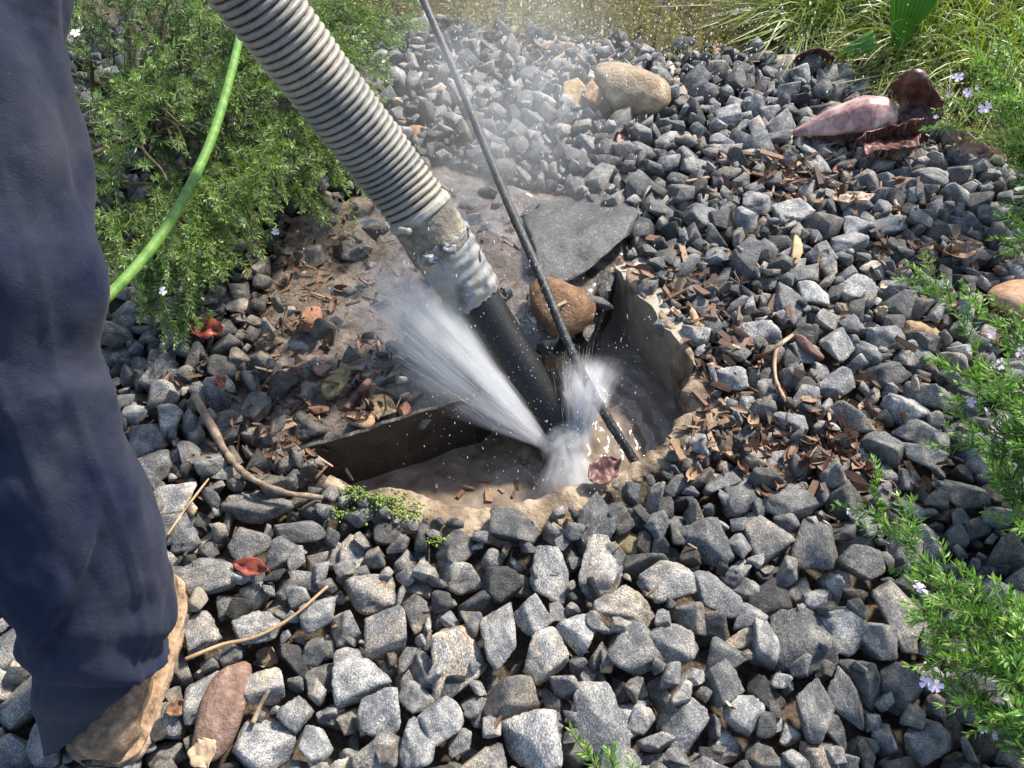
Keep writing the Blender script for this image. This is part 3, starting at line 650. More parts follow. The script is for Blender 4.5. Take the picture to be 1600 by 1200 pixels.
# ------------------------------------------------------------------ mud membrane
def membrane():
    # grey sheet lying behind the boulder, its front edge curling
    fr = catmull([G(846, 436, .02), G(880, 430, .03), (G(912, 416, .036)), G(942, 394, .04), G(976, 367, .035), G(990, 352, .02)], 50)
    bk = catmull([G(812, 330, -.03), G(850, 300, -.03), G(900, 292, -.03), G(950, 305, -.03), G(985, 320, -.03), G(1000, 335, -.03)], 50)
    u = np.linspace(0, 1, 40)[:, None, None]; S = (1 - u) * bk[None] + u * fr[None]; u = u[..., 0]
    S[..., 2] += .022 * np.sin(u * np.pi) - .012 * u + .030 * fbm(S * 7, 4, 3) + .006 * fbm(S * 40, 5, 3)
    S[-2:, :, 2] -= .004
    return S
tag(sheet('membrane', membrane(), M_MEMB, .004), 'wet grey membrane flap with a curling edge behind the brown boulder', 'membrane')

# ------------------------------------------------------------------ suction hose
hose = empty('suction_hose', tuple(P(868, 676, 1.63))); tag(hose, 'ribbed grey suction hose taped to a black pipe that dips into the pit', 'hose')
def pathpx(pts, n): return catmull([P(a, b, t) for a, b, t in pts], n)
hp = pathpx([(655, 330, 1.505), (600, 255, 1.455), (515, 146, 1.36), (402, 0, 1.24), (300, -130, 1.15), (205, -250, 1.09), (80, -360, 1.08)], 400)
hp, s = resample(hp, int(1.0 * 10 * np.linalg.norm(np.diff(hp, axis=0), axis=1).sum() / .0138)); SEG = 56
th = np.linspace(0, 1, SEG, endpoint=False); ph = (s[:, None] / .0138 + th[None]) % 1
prof = np.where(ph < .78, np.sin(np.clip(ph / .78, 0, 1) * np.pi) ** .45, 0)
rad = .0575 + .0062 * prof + .0012 * vnoise(np.stack([s[:, None] * 20 + th * 0, np.cos(th * 6.283)[None] * 2 + s[:, None] * 0, np.sin(th * 6.283)[None] * 2 + s[:, None] * 0], -1), 4)
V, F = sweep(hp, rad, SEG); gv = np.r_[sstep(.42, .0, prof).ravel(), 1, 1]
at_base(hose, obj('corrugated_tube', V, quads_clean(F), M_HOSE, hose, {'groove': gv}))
cp, s2 = resample(pathpx([(646, 318, 1.5), (664, 345, 1.515), (690, 385, 1.54), (722, 433, 1.575), (742, 463, 1.60)], 200), 130)
# clamp band with screw
ctr, dr = cp[12], (cp[16] - cp[8]) / np.linalg.norm(cp[16] - cp[8])
band = np.array([ctr + dr * q for q in np.linspace(-.009, .009, 9)])
clamp = at_base(hose, tube('hose_clamp', band, np.array([.062, .067, .068, .0676, .0676, .0676, .068, .067, .062]), M_STEEL, hose, 48))
lf = P(622, 358, 1.452); scp = np.array([lf + (P(640, 362, 1.435) - lf) * q for q in np.linspace(0, 1, 7)])
sc_o = tube('clamp_screw', scp, np.array([.006, .006, .0055, .0055, .0055, .0065, .0065]), M_STEEL, clamp, 10)
# rubber cuff, then tape
def cuff(sl, r0, r1, m, name, seed, amp, ragged, wr):
    p = cp[sl]; n = len(p); sg = 56; t = np.linspace(0, 1, sg, endpoint=False); q = np.linspace(0, 1, n)
    c3 = np.stack([np.cos(t * 6.283)[None] * 1.5 + q[:, None] * 0, np.sin(t * 6.283)[None] * 1.5 + q[:, None] * 0, q[:, None] * 4 + t * 0], -1)
    rd = r0 + (r1 - r0) * q[:, None] + amp * fbm(c3 * 1.6, seed, 4) + wr * np.sin(q[:, None] * 38 + t * 6.283 * 1 + 2 * fbm(c3, seed + 2, 2))
    rd[0] -= .004; rd[-1] -= .006
    V, F = sweep(p, rd, sg); T, N, B = frames(p); jag = ragged * fbm(np.stack([np.cos(t * 6.283) * 5, np.sin(t * 6.283) * 5, t * 0], -1), seed + 9, 3)
    V = V.copy(); Vr = V[:n * sg].reshape(n, sg, 3); Vr[:3] += (jag[None, :, None] * T[0]); Vr[-3:] += jag[::-1][None, :, None] * T[-1] * .6
    return at_base(hose, obj(name, V, quads_clean(F), m, hose))
cuff(slice(14, 62), .064, .066, M_CUFF, 'cuff', 3, .004, .004, 0)
tp = cuff(slice(48, 130), .0665, .058, M_TAPE, 'duct_tape', 7, .0045, .022, .0012); tp['label'] = 'torn silver tape'
def flap(px, py, t, w_, h_, seed):
    u, v = np.meshgrid(np.linspace(-1, 1, 9), np.linspace(-1, 1, 7), indexing='ij'); c = P(px, py, t)
    ex, ey, ez = np.array([1., 0, 0]), np.array([0, SP, CP]), np.array([0, -CP, SP])
    S = c + (u * w_)[..., None] * ex + (v * h_)[..., None] * ey + (.008 * np.sin(u * 3 + seed) + .006 * fbm(np.stack([u * 2, v * 2, u * 0 + seed], -1), seed, 3))[..., None] * ez
    S += fbm(np.stack([u * 3, v * 3, u * 0 + seed], -1), seed + 4, 2)[..., None] * .008 * ey
    sheet('tape_shred', S, M_TAPE, .0012, tp)
for a in [(694, 388, 1.468, .022, .008, 1), (672, 404, 1.475, .020, .007, 2), (720, 362, 1.50, .016, .010, 3), (655, 398, 1.50, .012, .008, 4), (745, 400, 1.535, .010, .012, 5)]: flap(*a)
pp, s3 = resample(pathpx([(734, 450, 1.59), (780, 525, 1.605), (827, 598, 1.615), (874, 672, 1.625), (888, 695, 1.63)], 120), 120)
at_base(hose, tube('pipe', pp, .0475 + .0006 * vnoise(np.c_[s3 * 30, s3 * 0, s3 * 0], 3), M_PIPE, hose, 48))

# ------------------------------------------------------------------ thin black jetting hose, green garden hose
jp, sj = resample(pathpx([(640, -50, 2.12), (668, 15, 2.08), (705, 100, 2.02), (752, 215, 1.88), (795, 320, 1.75), (848, 440, 1.62), (900, 565, 1.575), (950, 655, 1.565), (992, 722, 1.565), (1010, 765, 1.57)], 300), 420)
sgj = 16; tj = np.linspace(0, 1, sgj, endpoint=False)
radj = .0098 + .0002 * np.sin((sj[:, None] / .010 + tj[None]) * 6.283) + .0009 * vnoise(np.stack([sj[:, None] * 160 + tj * 0, np.cos(tj * 6.283)[None] * 2 + sj[:, None] * 0, np.sin(tj * 6.283)[None] * 2 + sj[:, None] * 0], -1), 6)
jo = tube('pressure_hose', jp, radj, M_JET, None, sgj); tag(jo, 'thin muddy black pressure hose running down into the pit', 'hose')
gp_, sg_ = resample(pathpx([(60, 545, 1.10), (120, 505, 1.13), (186, 446, 1.18), (250, 370, 1.26), (300, 285, 1.36), (335, 205, 1.46), (360, 120, 1.57), (374, 62, 1.66), (392, 0, 1.78), (420, -60, 1.9)], 260), 260)
go_ = tube('garden_hose', gp_, np.full(260, .0084), M_GREEN, None, 20); tag(go_, 'bright green garden hose arching over the rosemary shrub', 'hose')

# ------------------------------------------------------------------ person: leg seen from behind
person = empty('person', tuple(np.r_[G(190, 1090)[:2], 0])); tag(person, 'person in dusty navy work trousers and muddy tan boot, leaning over the pit', 'person')
def trouser_leg():
    ctr = [(146, 1096, 1.09, .070, .07), (148, 1040, 1.07, .080, .076), (150, 960, 1.045, .094, .088), (116, 850, 1.0, .103, .095), (62, 730, .96, .105, .098), (14, 600, .93, .108, .102), (-8, 450, .90, .114, .11), (-52, 250, .875, .122, .12), (-108, 40, .85, .130, .13), (-120, -160, .83, .14, .14), (-150, -330, .82, .15, .15)]
    c = np.array([np.r_[P(a, b, t), rx, ry] for a, b, t, rx, ry in ctr]); p = catmull(c, 200); p, s = resample(p, 230)
    path = p[:, :3]; sg = 110; T = np.gradient(path, axis=0); T /= np.linalg.norm(T, axis=1)[:, None]
    X = np.array([1., 0, 0]); side = X - T * T[:, :1]; side /= np.linalg.norm(side, axis=1)[:, None]; bk = np.cross(T, side)
    th = np.linspace(0, 2 * np.pi, sg, endpoint=False); C, S_ = np.cos(th), np.sin(th)
    q = s[:, None] / s[-1]; Tt = th[None] + q * 0
    # folds: bunching at the hem, long diagonal drapes higher up
    f = np.zeros_like(q + Tt)
    hem = np.exp(-((s[:, None] - .06) / .085) ** 2)
    f += .009 * hem * np.sin(s[:, None] * 78 + 2.1 * np.sin(Tt * 1 + .8) + 1.3 * np.cos(Tt * 2)) * (.65 + .35 * np.sin(Tt + 2))
    f += .004 * np.sin(3 * Tt + s[:, None] * 5) * sstep(.1, .35, s[:, None]) + .0035 * np.sin(7 * Tt + s[:, None] * 6 + 2 * np.sin(s[:, None] * 8)) * sstep(.2, .4, s[:, None])
    f += .007 * np.sin(s[:, None] * 40 + 2.5 * np.cos(Tt)) * np.exp(-((s[:, None] - .55) / .12) ** 2)
    c3 = np.stack([C[None] * 2 + q * 0, S_[None] * 2 + q * 0, s[:, None] * 9 + Tt * 0], -1)
    dg = np.stack([C[None] * 1.3 + s[:, None] * 4.5, S_[None] * 1.3 - s[:, None] * 3, s[:, None] * 2.2 + Tt * 0], -1)
    f += .009 * (.5 - np.abs(fbm(dg, 51, 2)) * 2.2) + .004 * fbm(c3 * 1.1, 41, 3) + .003 * fbm(c3 * 3.2, 45, 3) + .0035 * np.exp(-((Tt - 5.6 - .25 * np.sin(s[:, None] * 5)) / .035) ** 2)
    # deep crease under the seat, running diagonally
    am = np.exp(-((Tt - 4.0) / .85) ** 4); dc = s[:, None] - (.66 + .10 * (Tt - 4.0)); f += (-.015 * np.exp(-(dc / .010) ** 2) + .014 * np.exp(-((dc - .03) / .028) ** 2)) * am
    f += .007 * np.exp(-((Tt - 5.15 + .55 * (s[:, None] - .55)) / .05) ** 2) * sstep(.3, .5, s[:, None]) + .006 * np.exp(-((Tt - 4.3 - 1.5 * (s[:, None] - .45)) / .07) ** 2) * sstep(.2, .35, s[:, None]) * sstep(.72, .6, s[:, None])
    f += .007 * np.exp(-((s[:, None] - .21 - .12 * (Tt - 4.7)) / .012) ** 2) * np.exp(-((Tt - 5.0) / .7) ** 4) - .008 * np.exp(-((s[:, None] - .185 - .12 * (Tt - 4.7)) / .014) ** 2) * np.exp(-((Tt - 5.0) / .7) ** 4)
    f += .008 * np.exp(-((s[:, None] - .11 + .03 * (Tt - 4.7)) / .013) ** 2) * np.exp(-((Tt - 4.6) / .9) ** 4)
    f += .004 * np.exp(-((s[:, None] - .19) / .02) ** 2) * np.sin(4 * Tt + 1)
    f = f * 1.3 * (.25 + .75 * sstep(.0, .07, s[:, None]))
    rx = p[:, 3][:, None] + f; ry = p[:, 4][:, None] + f
    V = path[:, None] + (rx * C)[..., None] * side[:, None] + (ry * S_)[..., None] * bk[:, None]
    # hem tilts: longer over the heel than over the instep
    k = np.exp(-s / .05)[:, None]; V[..., 2] += k * (.05 * C - .012); V[..., 1] += k * .045 * C
    return V, path
V, legpath = trouser_leg(); n, sg, _ = V.shape
inner = V[:14] - (V[:14] - legpath[:14, None]) * .07; VV = np.concatenate([inner[::-1], V, (V[-1:] - legpath[-1]) * .5 + legpath[-1] + np.array([0, .02, .05]), (V[-1:] - legpath[-1]) * .02 + legpath[-1] + np.array([0, .03, .06])], 0)
F = gridF(len(VV), sg, True); o = obj('trousers', VV.reshape(-1, 3), F, M_CLOTH, person); at_base(person, o)
def boot():
    heel = G(172, 1205, .0); toe = G(250, 920, .0); ax_b = toe - heel; Lb = .30; ax_b /= np.linalg.norm(ax_b); sd_ = np.cross(ax_b, [0, 0, 1]); 
    u = np.linspace(0, 1, 44); sg = 60; th = np.linspace(0, 2 * np.pi, sg, endpoint=False)
    hw = np.interp(u, [0, .04, .15, .35, .6, .78, .92, 1], [.02, .038, .048, .049, .055, .055, .042, .012])
    hh = np.interp(u, [0, .04, .15, .35, .55, .75, .92, 1], [.04, .06, .07, .07, .068, .06, .045, .02])
    sq = lambda a, e: np.sign(a) * np.abs(a) ** e
    c = heel[None] + ax_b[None] * (u * Lb)[:, None]
    def body(z0, wsc, h, seed, amp, tread=False):
        V = c[:, None] + (hw * wsc)[:, None, None] * sq(np.cos(th), .75)[None, :, None] * sd_ + np.array([0, 0, 1.]) * (z0 + (h / 2)[:, None] * (1 + sq(np.sin(th), .7)))[..., None]
        V = V.reshape(-1, 3); cc = np.repeat(c + np.array([0, 0, 1.]) * (z0 + h / 2)[:, None], sg, 0); nrm = V - cc; nrm /= np.linalg.norm(nrm, axis=1)[:, None] + 1e-9
        V = V + nrm * (fbm(V * 34, seed, 4) * amp)[:, None]
        if tread: V += nrm * (.0011 * np.sin(np.repeat(u, sg) * 120))[:, None] * (np.abs(nrm[:, 2]) < .7)[:, None]
        return V
    cap = gridF(44, sg, True)
    up = obj('boot', np.vstack([body(.022, 1.0, hh, 3, .008)]), cap, M_BOOT, person); at_base(person, up)
    so = obj('sole', body(-.002, 1.15, np.full(44, .026), 7, .006, True), cap, M_SOLE, up); obj('welt', body(.026, 1.19, np.full(44, .009), 9, .004), cap, M_SOLE, up)
    return up
boot()

# ------------------------------------------------------------------ foliage
def sprig(acc, stem, nl, ln, wd, v0, vs, acc_stem=None, whorl=4, r0=.0012, start=.08, spread=1.0, tipv=.25):
    """needle leaves in whorls along a stem; acc gets triangles"""
    st, s = resample(np.asarray(stem), max(8, nl)); T, N, B = frames(st)
    k = np.arange(nl); f = start + (1 - start) * k / (nl - 1); idx = f * (len(st) - 1); i0 = np.minimum(idx.astype(int), len(st) - 1)
    for w in range(whorl):
        a = 2 * np.pi * w / whorl + k * .9 + rng.uniform(0, 6) + rng.normal(0, .25, nl)
        out = np.cos(a)[:, None] * N[i0] + np.sin(a)[:, None] * B[i0]
        fw = np.clip(.35 + .9 * f ** 3 + rng.normal(0, .2, nl), .1, 1.6)
        d = out * spread + T[i0] * fw[:, None]; d[:, 2] += rng.normal(0, .15, nl); d /= np.linalg.norm(d, axis=1)[:, None]
        L = ln * (1 - .45 * f ** 4) * rng.uniform(.65, 1.15, nl)
        sdv = np.cross(d, T[i0] + rng.normal(0, .3, (nl, 3))); sdv /= np.linalg.norm(sdv, axis=1)[:, None] + 1e-9
        b = st[i0]; m = b + d * (L * .5)[:, None] ; tip = b + d * L[:, None] + np.cross(sdv, d) * (L * .08)[:, None]
        W = wd * rng.uniform(.7, 1.2, nl) / 2
        V = np.stack([b, m + sdv * W[:, None], tip, m - sdv * W[:, None]], 1).reshape(-1, 3)
        F = (np.arange(nl)[:, None] * 4 + np.array([[0, 1, 2, 3]]))
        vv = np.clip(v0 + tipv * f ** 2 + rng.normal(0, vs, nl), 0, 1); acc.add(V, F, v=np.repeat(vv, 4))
    if acc_stem is not None:
        Vs, Fs = sweep(st[:: max(1, len(st) // 7)], np.linspace(r0, r0 * .5, len(st[:: max(1, len(st) // 7)])), 4, False); acc_stem.add(Vs, Fs)
def flower(c, r, m, parent, nrm=None, name='flower'):
    """five notched petals and a centre"""
    n = np.array(nrm if nrm is not None else [rng.normal(0, .35), -.55 + rng.normal(0, .3), .8]); n /= np.linalg.norm(n)
    x = np.cross(n, [0, 0, 1.] if abs(n[2]) < .9 else [1., 0, 0]); x /= np.linalg.norm(x); y = np.cross(n, x)
    V, F = [], []
    a0 = rng.uniform(0, 6)
    for p in range(5):
        a = a0 + p * 2 * np.pi / 5 + rng.normal(0, .12); L = r * rng.uniform(.8, 1.1)
        ring = [(0, 0, .0), (.45, .26, .1), (.85, .36, .16), (1.0, .14, .1), (.92, 0, .12), (1.0, -.14, .1), (.85, -.36, .16), (.45, -.26, .1)]
        b = len(V)
        for q, w, h in ring:
            d = np.cos(a) * x + np.sin(a) * y; e = -np.sin(a) * x + np.cos(a) * y; V.append(c + d * q * L + e * w * L + n * h * L)
        for k in range(1, 7): F.append((b, b + k, b + k + 1))
    o = obj(name, np.array(V), np.array(F), m, parent); return o
def arc(a, b, lift, n=14, wob=.01):
    t = np.linspace(0, 1, n)[:, None]; p = np.asarray(a) * (1 - t) + np.asarray(b) * t; p[:, 2] += lift * np.sin(t[:, 0] * np.pi) * 1.0
    p += wob * np.stack([vnoise(np.c_[t[:, 0] * 3 + rng.uniform(0, 50), t[:, 0] * 0, t[:, 0] * 0], k) for k in range(3)], -1) * np.sin(t * np.pi); return p

# --- left rosemary-like shrub
EDGE = GP([(150, 620), (205, 510), (265, 520), (330, 440), (400, 395), (470, 345), (555, 290), (560, 220), (600, 130), (640, 60), (660, -40)])
shrub = empty('shrub', (-1.05, 1.95, -.05)); tag(shrub, 'large dark green needle leaved shrub behind the trouser leg with small white flowers', 'shrub')
fol, stm = Acc(), Acc()
SC0 = np.array([-1.05, 1.95, 0.])
# outline of the shrub on the ground as radius by angle
ea = np.arctan2(EDGE[:, 1] - SC0[1], EDGE[:, 0] - SC0[0]); er = np.hypot(EDGE[:, 0] - SC0[0], EDGE[:, 1] - SC0[1]); oi = np.argsort(ea)
def rim_r(a): return np.interp(a, np.r_[-2.2, ea[oi], 1.9], np.r_[.95, er[oi], .95]) if -2.2 < a < 1.9 else .95
tips = []
for k in range(1450):
    a = rng.uniform(-2.6, 2.2); el = np.arccos(rng.uniform(0, 1)); el = np.pi / 2 - el      # 0 rim .. pi/2 top
    sh = rng.uniform(.72, 1.02) if rng.random() < .8 else rng.uniform(.4, .75)
    R = rim_r(a) * (1 + .07 * vnoise(np.array([[a * 3, el * 2, 1.]]), 5)[0]); hz = .50 * (1 + .25 * vnoise(np.array([[a * 2, el * 3, 4.]]), 8)[0])
    tip = SC0 + np.array([np.cos(a) * R * np.cos(el) ** .8 * sh, np.sin(a) * R * np.cos(el) ** .8 * sh, .03 + hz * np.sin(el) ** .9 * sh])
    o3 = np.array([np.cos(a) * np.cos(el), np.sin(a) * np.cos(el), .55 * np.sin(el) + .12]); o3 /= np.linalg.norm(o3); o3 += rng.normal(0, .38, 3); o3 /= np.linalg.norm(o3)
    if o3[1] > .3: o3[1] *= .4
    L = rng.uniform(.09, .19); base = tip - o3 * L + np.array([0, 0, -.01])
    base[2] = max(base[2], -.02)
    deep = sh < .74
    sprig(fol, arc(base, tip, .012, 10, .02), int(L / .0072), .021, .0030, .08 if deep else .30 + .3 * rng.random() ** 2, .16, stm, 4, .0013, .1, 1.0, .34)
    if not deep and .05 < el < 1.2: tips.append((tip, o3))
for px, py, z in [(268, 540, .06), (246, 498, .08), (222, 480, .10), (300, 470, .10), (330, 440, .12), (345, 425, .10), (398, 402, .08), (372, 380, .14), (420, 352, .12), (480, 322, .10), (505, 345, .05), (522, 300, .10), (560, 288, .09), (545, 258, .13), (560, 272, .08), (200, 430, .12), (230, 420, .16), (270, 410, .18), (310, 390, .18), (350, 350, .2), (400, 330, .18), (440, 300, .18), (490, 280, .15), (520, 240, .18), (560, 215, .16), (580, 150, .2), (600, 110, .22), (630, 70, .22), (645, 40, .25), (610, 50, .25), (570, 80, .25), (540, 130, .25), (290, 500, .06), (255, 460, .1)]:
    for j in range(3):
        tip = G(px + rng.normal(0, 9), py + rng.normal(0, 9), z + rng.normal(0, .015)); inw = SC0 + np.array([.25, .1, .30]) - tip; inw /= np.linalg.norm(inw); L = rng.uniform(.14, .26)
        base = tip + inw * L + rng.normal(0, .03, 3); st_ = arc(base, tip, .02, 14, .02); sprig(fol, st_, int(L / .0075), .019, .0036, .5, .15, stm, 4, .0015, .05, 1.0, .35)
        for q in range(3):
            b0 = st_[int(rng.integers(4, 12))]; t0 = b0 + (tip - base) * rng.uniform(.2, .35) + rng.normal(0, .03, 3); t0[2] = max(t0[2], .03); sprig(fol, arc(b0, t0, .0, 8, .01), 10, .018, .0036, .5, .15, stm, 4, .0011, .05, 1.0, .4)
for k in range(26):                                            # limbs
    a = rng.uniform(-2.2, 1.9); el = rng.uniform(.1, 1.2); R = rim_r(a) * .85
    b = SC0 + np.array([np.cos(a) * R * np.cos(el), np.sin(a) * R * np.cos(el), .03 + .42 * np.sin(el)])
    Vs, Fs = sweep(arc(SC0 + np.array([rng.normal(0, .05), rng.normal(0, .05), -.05]), b, .08, 16, .05), np.linspace(.009, .002, 16), 6, False); stm.add(Vs, Fs)
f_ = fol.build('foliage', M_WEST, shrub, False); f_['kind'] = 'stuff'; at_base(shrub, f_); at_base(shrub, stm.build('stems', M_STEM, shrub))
for px, py, t in [(332, 318, 1.62), (357, 326, 1.62), (380, 346, 1.64), (430, 362, 1.7), (118, 52, 1.5), (415, 210, 1.85), (548, 230, 1.9), (512, 280, 1.85), (665, 20, 2.4), (640, 80, 2.35), (520, 100, 2.2), (255, 455, 1.5), (600, 95, 2.3), (315, 395, 1.6)]:
    c = P(px, py, t); at_base(shrub, flower(c, .009, M_PETALW, shrub))

# --- flowering sprays on the right
def spray_plant(name, label, base_px, stems, flowers, ln=.024, side=(.04, .095), dens=.0075, v0=.45):
    b0 = G(*base_px, -.04); root = empty(name, tuple(b0)); tag(root, label, 'shrub', 'flowering shrubs along the right edge'); fa, sa = Acc(), Acc()
    for (x0, y0, z0, x1, y1, z1, lift, nb) in stems:
        a = G(x0, y0, z0); b = G(x1, y1, z1); st = arc(a, b, lift, 24, .015); st[:, 2] = np.maximum(st[:, 2], .025)
        L = np.linalg.norm(np.diff(st, axis=0), axis=1).sum()
        sprig(fa, st, int(L / dens), ln, .0042, v0, .15, sa, 4, .0022, .05, 1.0, .35)
        rs, _ = resample(st, 60); T, N, B = frames(rs)
        for q in range(int(nb * .7)):
            i = int(rng.uniform(4, 56)); an = rng.uniform(0, 6.28); d = (np.cos(an) * N[i] + np.sin(an) * B[i]) * .8 + T[i] * .9 + np.array([0, 0, .35]); d /= np.linalg.norm(d)
            l = rng.uniform(*side); tp_ = rs[i] + d * l; tp_[2] = max(tp_[2], .02)
            sprig(fa, arc(rs[i], tp_, .004, 8, .006), max(5, int(l / dens)), ln * .92, .0042, v0 - .05, .16, sa, 4, .0013, .1, 1.0, .4)
    at_base(root, fa.build('foliage', M_RLEAF, root, False))['kind'] = 'stuff'; at_base(root, sa.build('stems', M_STEM, root))
    for px, py, z, r in flowers: at_base(root, flower(G(px, py, z), r, M_PETALP, root))
    return root
spray_plant('flowering_shrub', 'flowering needle leaved shrub at the right edge with an upright pale tip at mid height', (1680, 760),
    [(1680, 820, .06, 1421, 412, .14, .05, 16), (1690, 760, .07, 1502, 462, .13, .06, 16), (1690, 720, .08, 1560, 500, .13, .05, 14), (1700, 800, .06, 1455, 560, .12, .06, 14), (1690, 850, .05, 1475, 640, .09, .05, 12), (1700, 880, .05, 1510, 690, .09, .04, 12), (1690, 700, .08, 1600, 520, .12, .05, 12), (1700, 900, .04, 1550, 760, .06, .04, 12), (1720, 960, .04, 1540, 800, .05, .04, 10), (1700, 780, .06, 1530, 570, .16, .06, 16), (1700, 800, .06, 1560, 620, .15, .06, 16), (1690, 850, .05, 1500, 620, .12, .06, 14), (1640, 790, .05, 1550, 660, .12, .04, 14), (1660, 840, .05, 1560, 700, .1, .04, 14), (1700, 900, .05, 1580, 640, .14, .05, 14), (1660, 960, .04, 1545, 745, .07, .04, 10)],
    [(1548, 522, .15, .009), (1564, 568, .15, .013), (1551, 570, .14, .008), (1595, 550, .16, .013), (1556, 608, .15, .008), (1517, 628, .14, .010), (1542, 645, .14, .010), (1577, 708, .12, .008)])
spray_plant('flowering_shrub', 'flowering needle leaved shrub in the lower right corner', (1700, 1180),
    [(1650, 1130, .05, 1348, 788, .10, .04, 24), (1660, 1120, .07, 1420, 870, .10, .04, 16), (1680, 1130, .07, 1470, 930, .13, .05, 16), (1690, 1150, .06, 1440, 960, .11, .05, 16), (1690, 1190, .06, 1460, 1010, .11, .05, 16), (1690, 1230, .05, 1455, 1060, .09, .05, 16), (1690, 1270, .05, 1490, 1090, .10, .05, 16), (1700, 1290, .05, 1530, 1110, .11, .05, 16), (1720, 1150, .06, 1530, 960, .13, .05, 16), (1720, 1120, .06, 1580, 960, .12, .05, 14), (1690, 1200, .06, 1520, 1030, .13, .05, 16), (1700, 1240, .06, 1560, 1060, .13, .05, 16), (1720, 1260, .06, 1590, 1090, .12, .05, 14), (1700, 1190, .06, 1590, 1010, .13, .05, 14), (1700, 1300, .05, 1560, 1160, .1, .05, 16), (1640, 1080, .05, 1590, 960, .10, .03, 6)],
    [(1437, 919, .12, .014), (1326, 800, .09, .009), (1449, 1067, .12, .010), (1462, 1072, .12, .010), (1505, 1012, .14, .006), (1590, 976, .13, .011), (1537, 1140, .12, .006), (1554, 1150, .12, .006)], .025)
spray_plant('flowering_shrub', 'tall pale flowering shrub beside the palm husks at the top right', (1680, 330),
    [(1660, 330, .0, 1588, 28, .50, .05, 18), (1640, 320, .0, 1500, 70, .34, .05, 18), (1640, 330, .0, 1540, 100, .30, .05, 18), (1650, 330, .0, 1482, 150, .20, .05, 16), (1640, 330, .0, 1470, 190, .14, .05, 16), (1640, 330, .0, 1530, 220, .12, .05, 16), (1650, 340, .0, 1560, 250, .10, .04, 16), (1650, 330, .0, 1570, 150, .26, .05, 18), (1680, 330, .0, 1610, 60, .4, .05, 14), (1650, 330, .0, 1520, 140, .22, .05, 16), (1640, 330, .0, 1590, 220, .16, .05, 16), (1680, 360, .0, 1590, 300, .06, .04, 12), (1650, 330, .0, 1555, 70, .34, .05, 16)],
    [(1497, 121, .30, .014), (1512, 145, .26, .013), (1526, 137, .27, .009), (1540, 169, .24, .017), (1482, 147, .22, .008), (1462, 183, .16, .007)], .024, (.05, .11), .009, .62)
spray_plant('flowering_shrub', 'small green sprig at the right edge near the egg shaped cobble', (1690, 420), [(1680, 420, .02, 1572, 375, .05, .03, 8), (1690, 410, .02, 1590, 350, .05, .03, 8), (1690, 400, .02, 1570, 395, .04, .02, 6)], [])
spray_plant('flowering_shrub', 'short green sprig poking up at the bottom edge', (960, 1290), [(960, 1300, .0, 893, 1142, .10, .0, 2), (980, 1310, .0, 915, 1160, .11, .0, 2), (1000, 1300, .02, 950, 1172, .12, .0, 4), (990, 1300, .02, 985, 1190, .11, .0, 3)], [], .022, (.02, .04), .008, .5)

# --- ground cover behind the gravel
cov = Acc()
for k in range(2600):
    px = rng.uniform(560, 1700); x = (px - 800) / 800 * 1.9; fy = np.interp(x, FAR[:, 0], FAR[:, 1]); y = fy + .03 + rng.random() ** 1.3 * .95 + .06 * rng.normal()
    if x > 1.05 and y > fy + .25: continue
    h = rng.uniform(.04, .13) * (1 + .8 * vnoise(np.array([[x * 4, y * 4, 0.]]), 3)[0]); b = np.array([x, y, -.06]); tp_ = b + np.array([rng.normal(0, .05), rng.normal(-.02, .05), max(.02, h)])
    sprig(cov, arc(b, tp_, .0, 6, .02), 10, .020, .0042, .38 + .25 * vnoise(np.array([[x * 3, y * 3, 7.]]), 5)[0], .18, None, 3, .001, .15, 1.2, .3)
tag(cov.build('ground_cover', M_COVER, None, False), 'low olive ground cover plants behind the gravel', 'ground cover', kind='stuff')

# --- long grass at the top right
gr = Acc()
def blade(b, d, L, w, droop, v):
    n = 9; t = np.linspace(0, 1, n); up = np.array([0, 0, 1.]); p = b + (d[None] * (t * L)[:, None]); p[:, 2] += -droop * L * t ** 2.2
    p[:, 2] = np.maximum(p[:, 2], .012 + .02 * rng.random())
    s_ = np.cross(d, up); s_ /= np.linalg.norm(s_) + 1e-9; s_ = s_ * .8 + up * rng.normal(0, .5); ww = w * np.minimum(1, (1 - t) * 3 + .08)
    V = np.stack([p + s_ * ww[:, None] / 2, p - s_ * ww[:, None] / 2], 1).reshape(-1, 3); i = np.arange(n - 1)[:, None] * 2
    gr.add(V, i + np.array([[0, 1, 3, 2]]), v=np.clip(v + .25 * np.repeat(t, 2), 0, 1))
TUS = [G(px, py, 0) for px, py in [(1270, 20), (1330, -10), (1400, 30), (1440, 70), (1490, 20), (1560, 60), (1600, 0), (1650, 60), (1380, -60), (1500, -60), (1600, -70), (1290, -60), (1450, 0), (1540, 110), (1700, 0)]]
for c in TUS:
    for k in range(300):
        a = rng.normal(-2.3, .95); el = rng.uniform(.45, 1.35); d = np.array([np.cos(a) * np.cos(el), np.sin(a) * np.cos(el), np.sin(el)])
        blade(c + np.array([rng.normal(0, .05), rng.normal(0, .05), -.06]), d, rng.uniform(.30, .62), rng.uniform(.003, .006), rng.uniform(.35, 1.1), np.clip(rng.normal(.42, .2), 0, 1))
tag(gr.build('grass', M_GRASS, None, False), 'long arching yellow green grass at the top right', 'grass', kind='stuff')
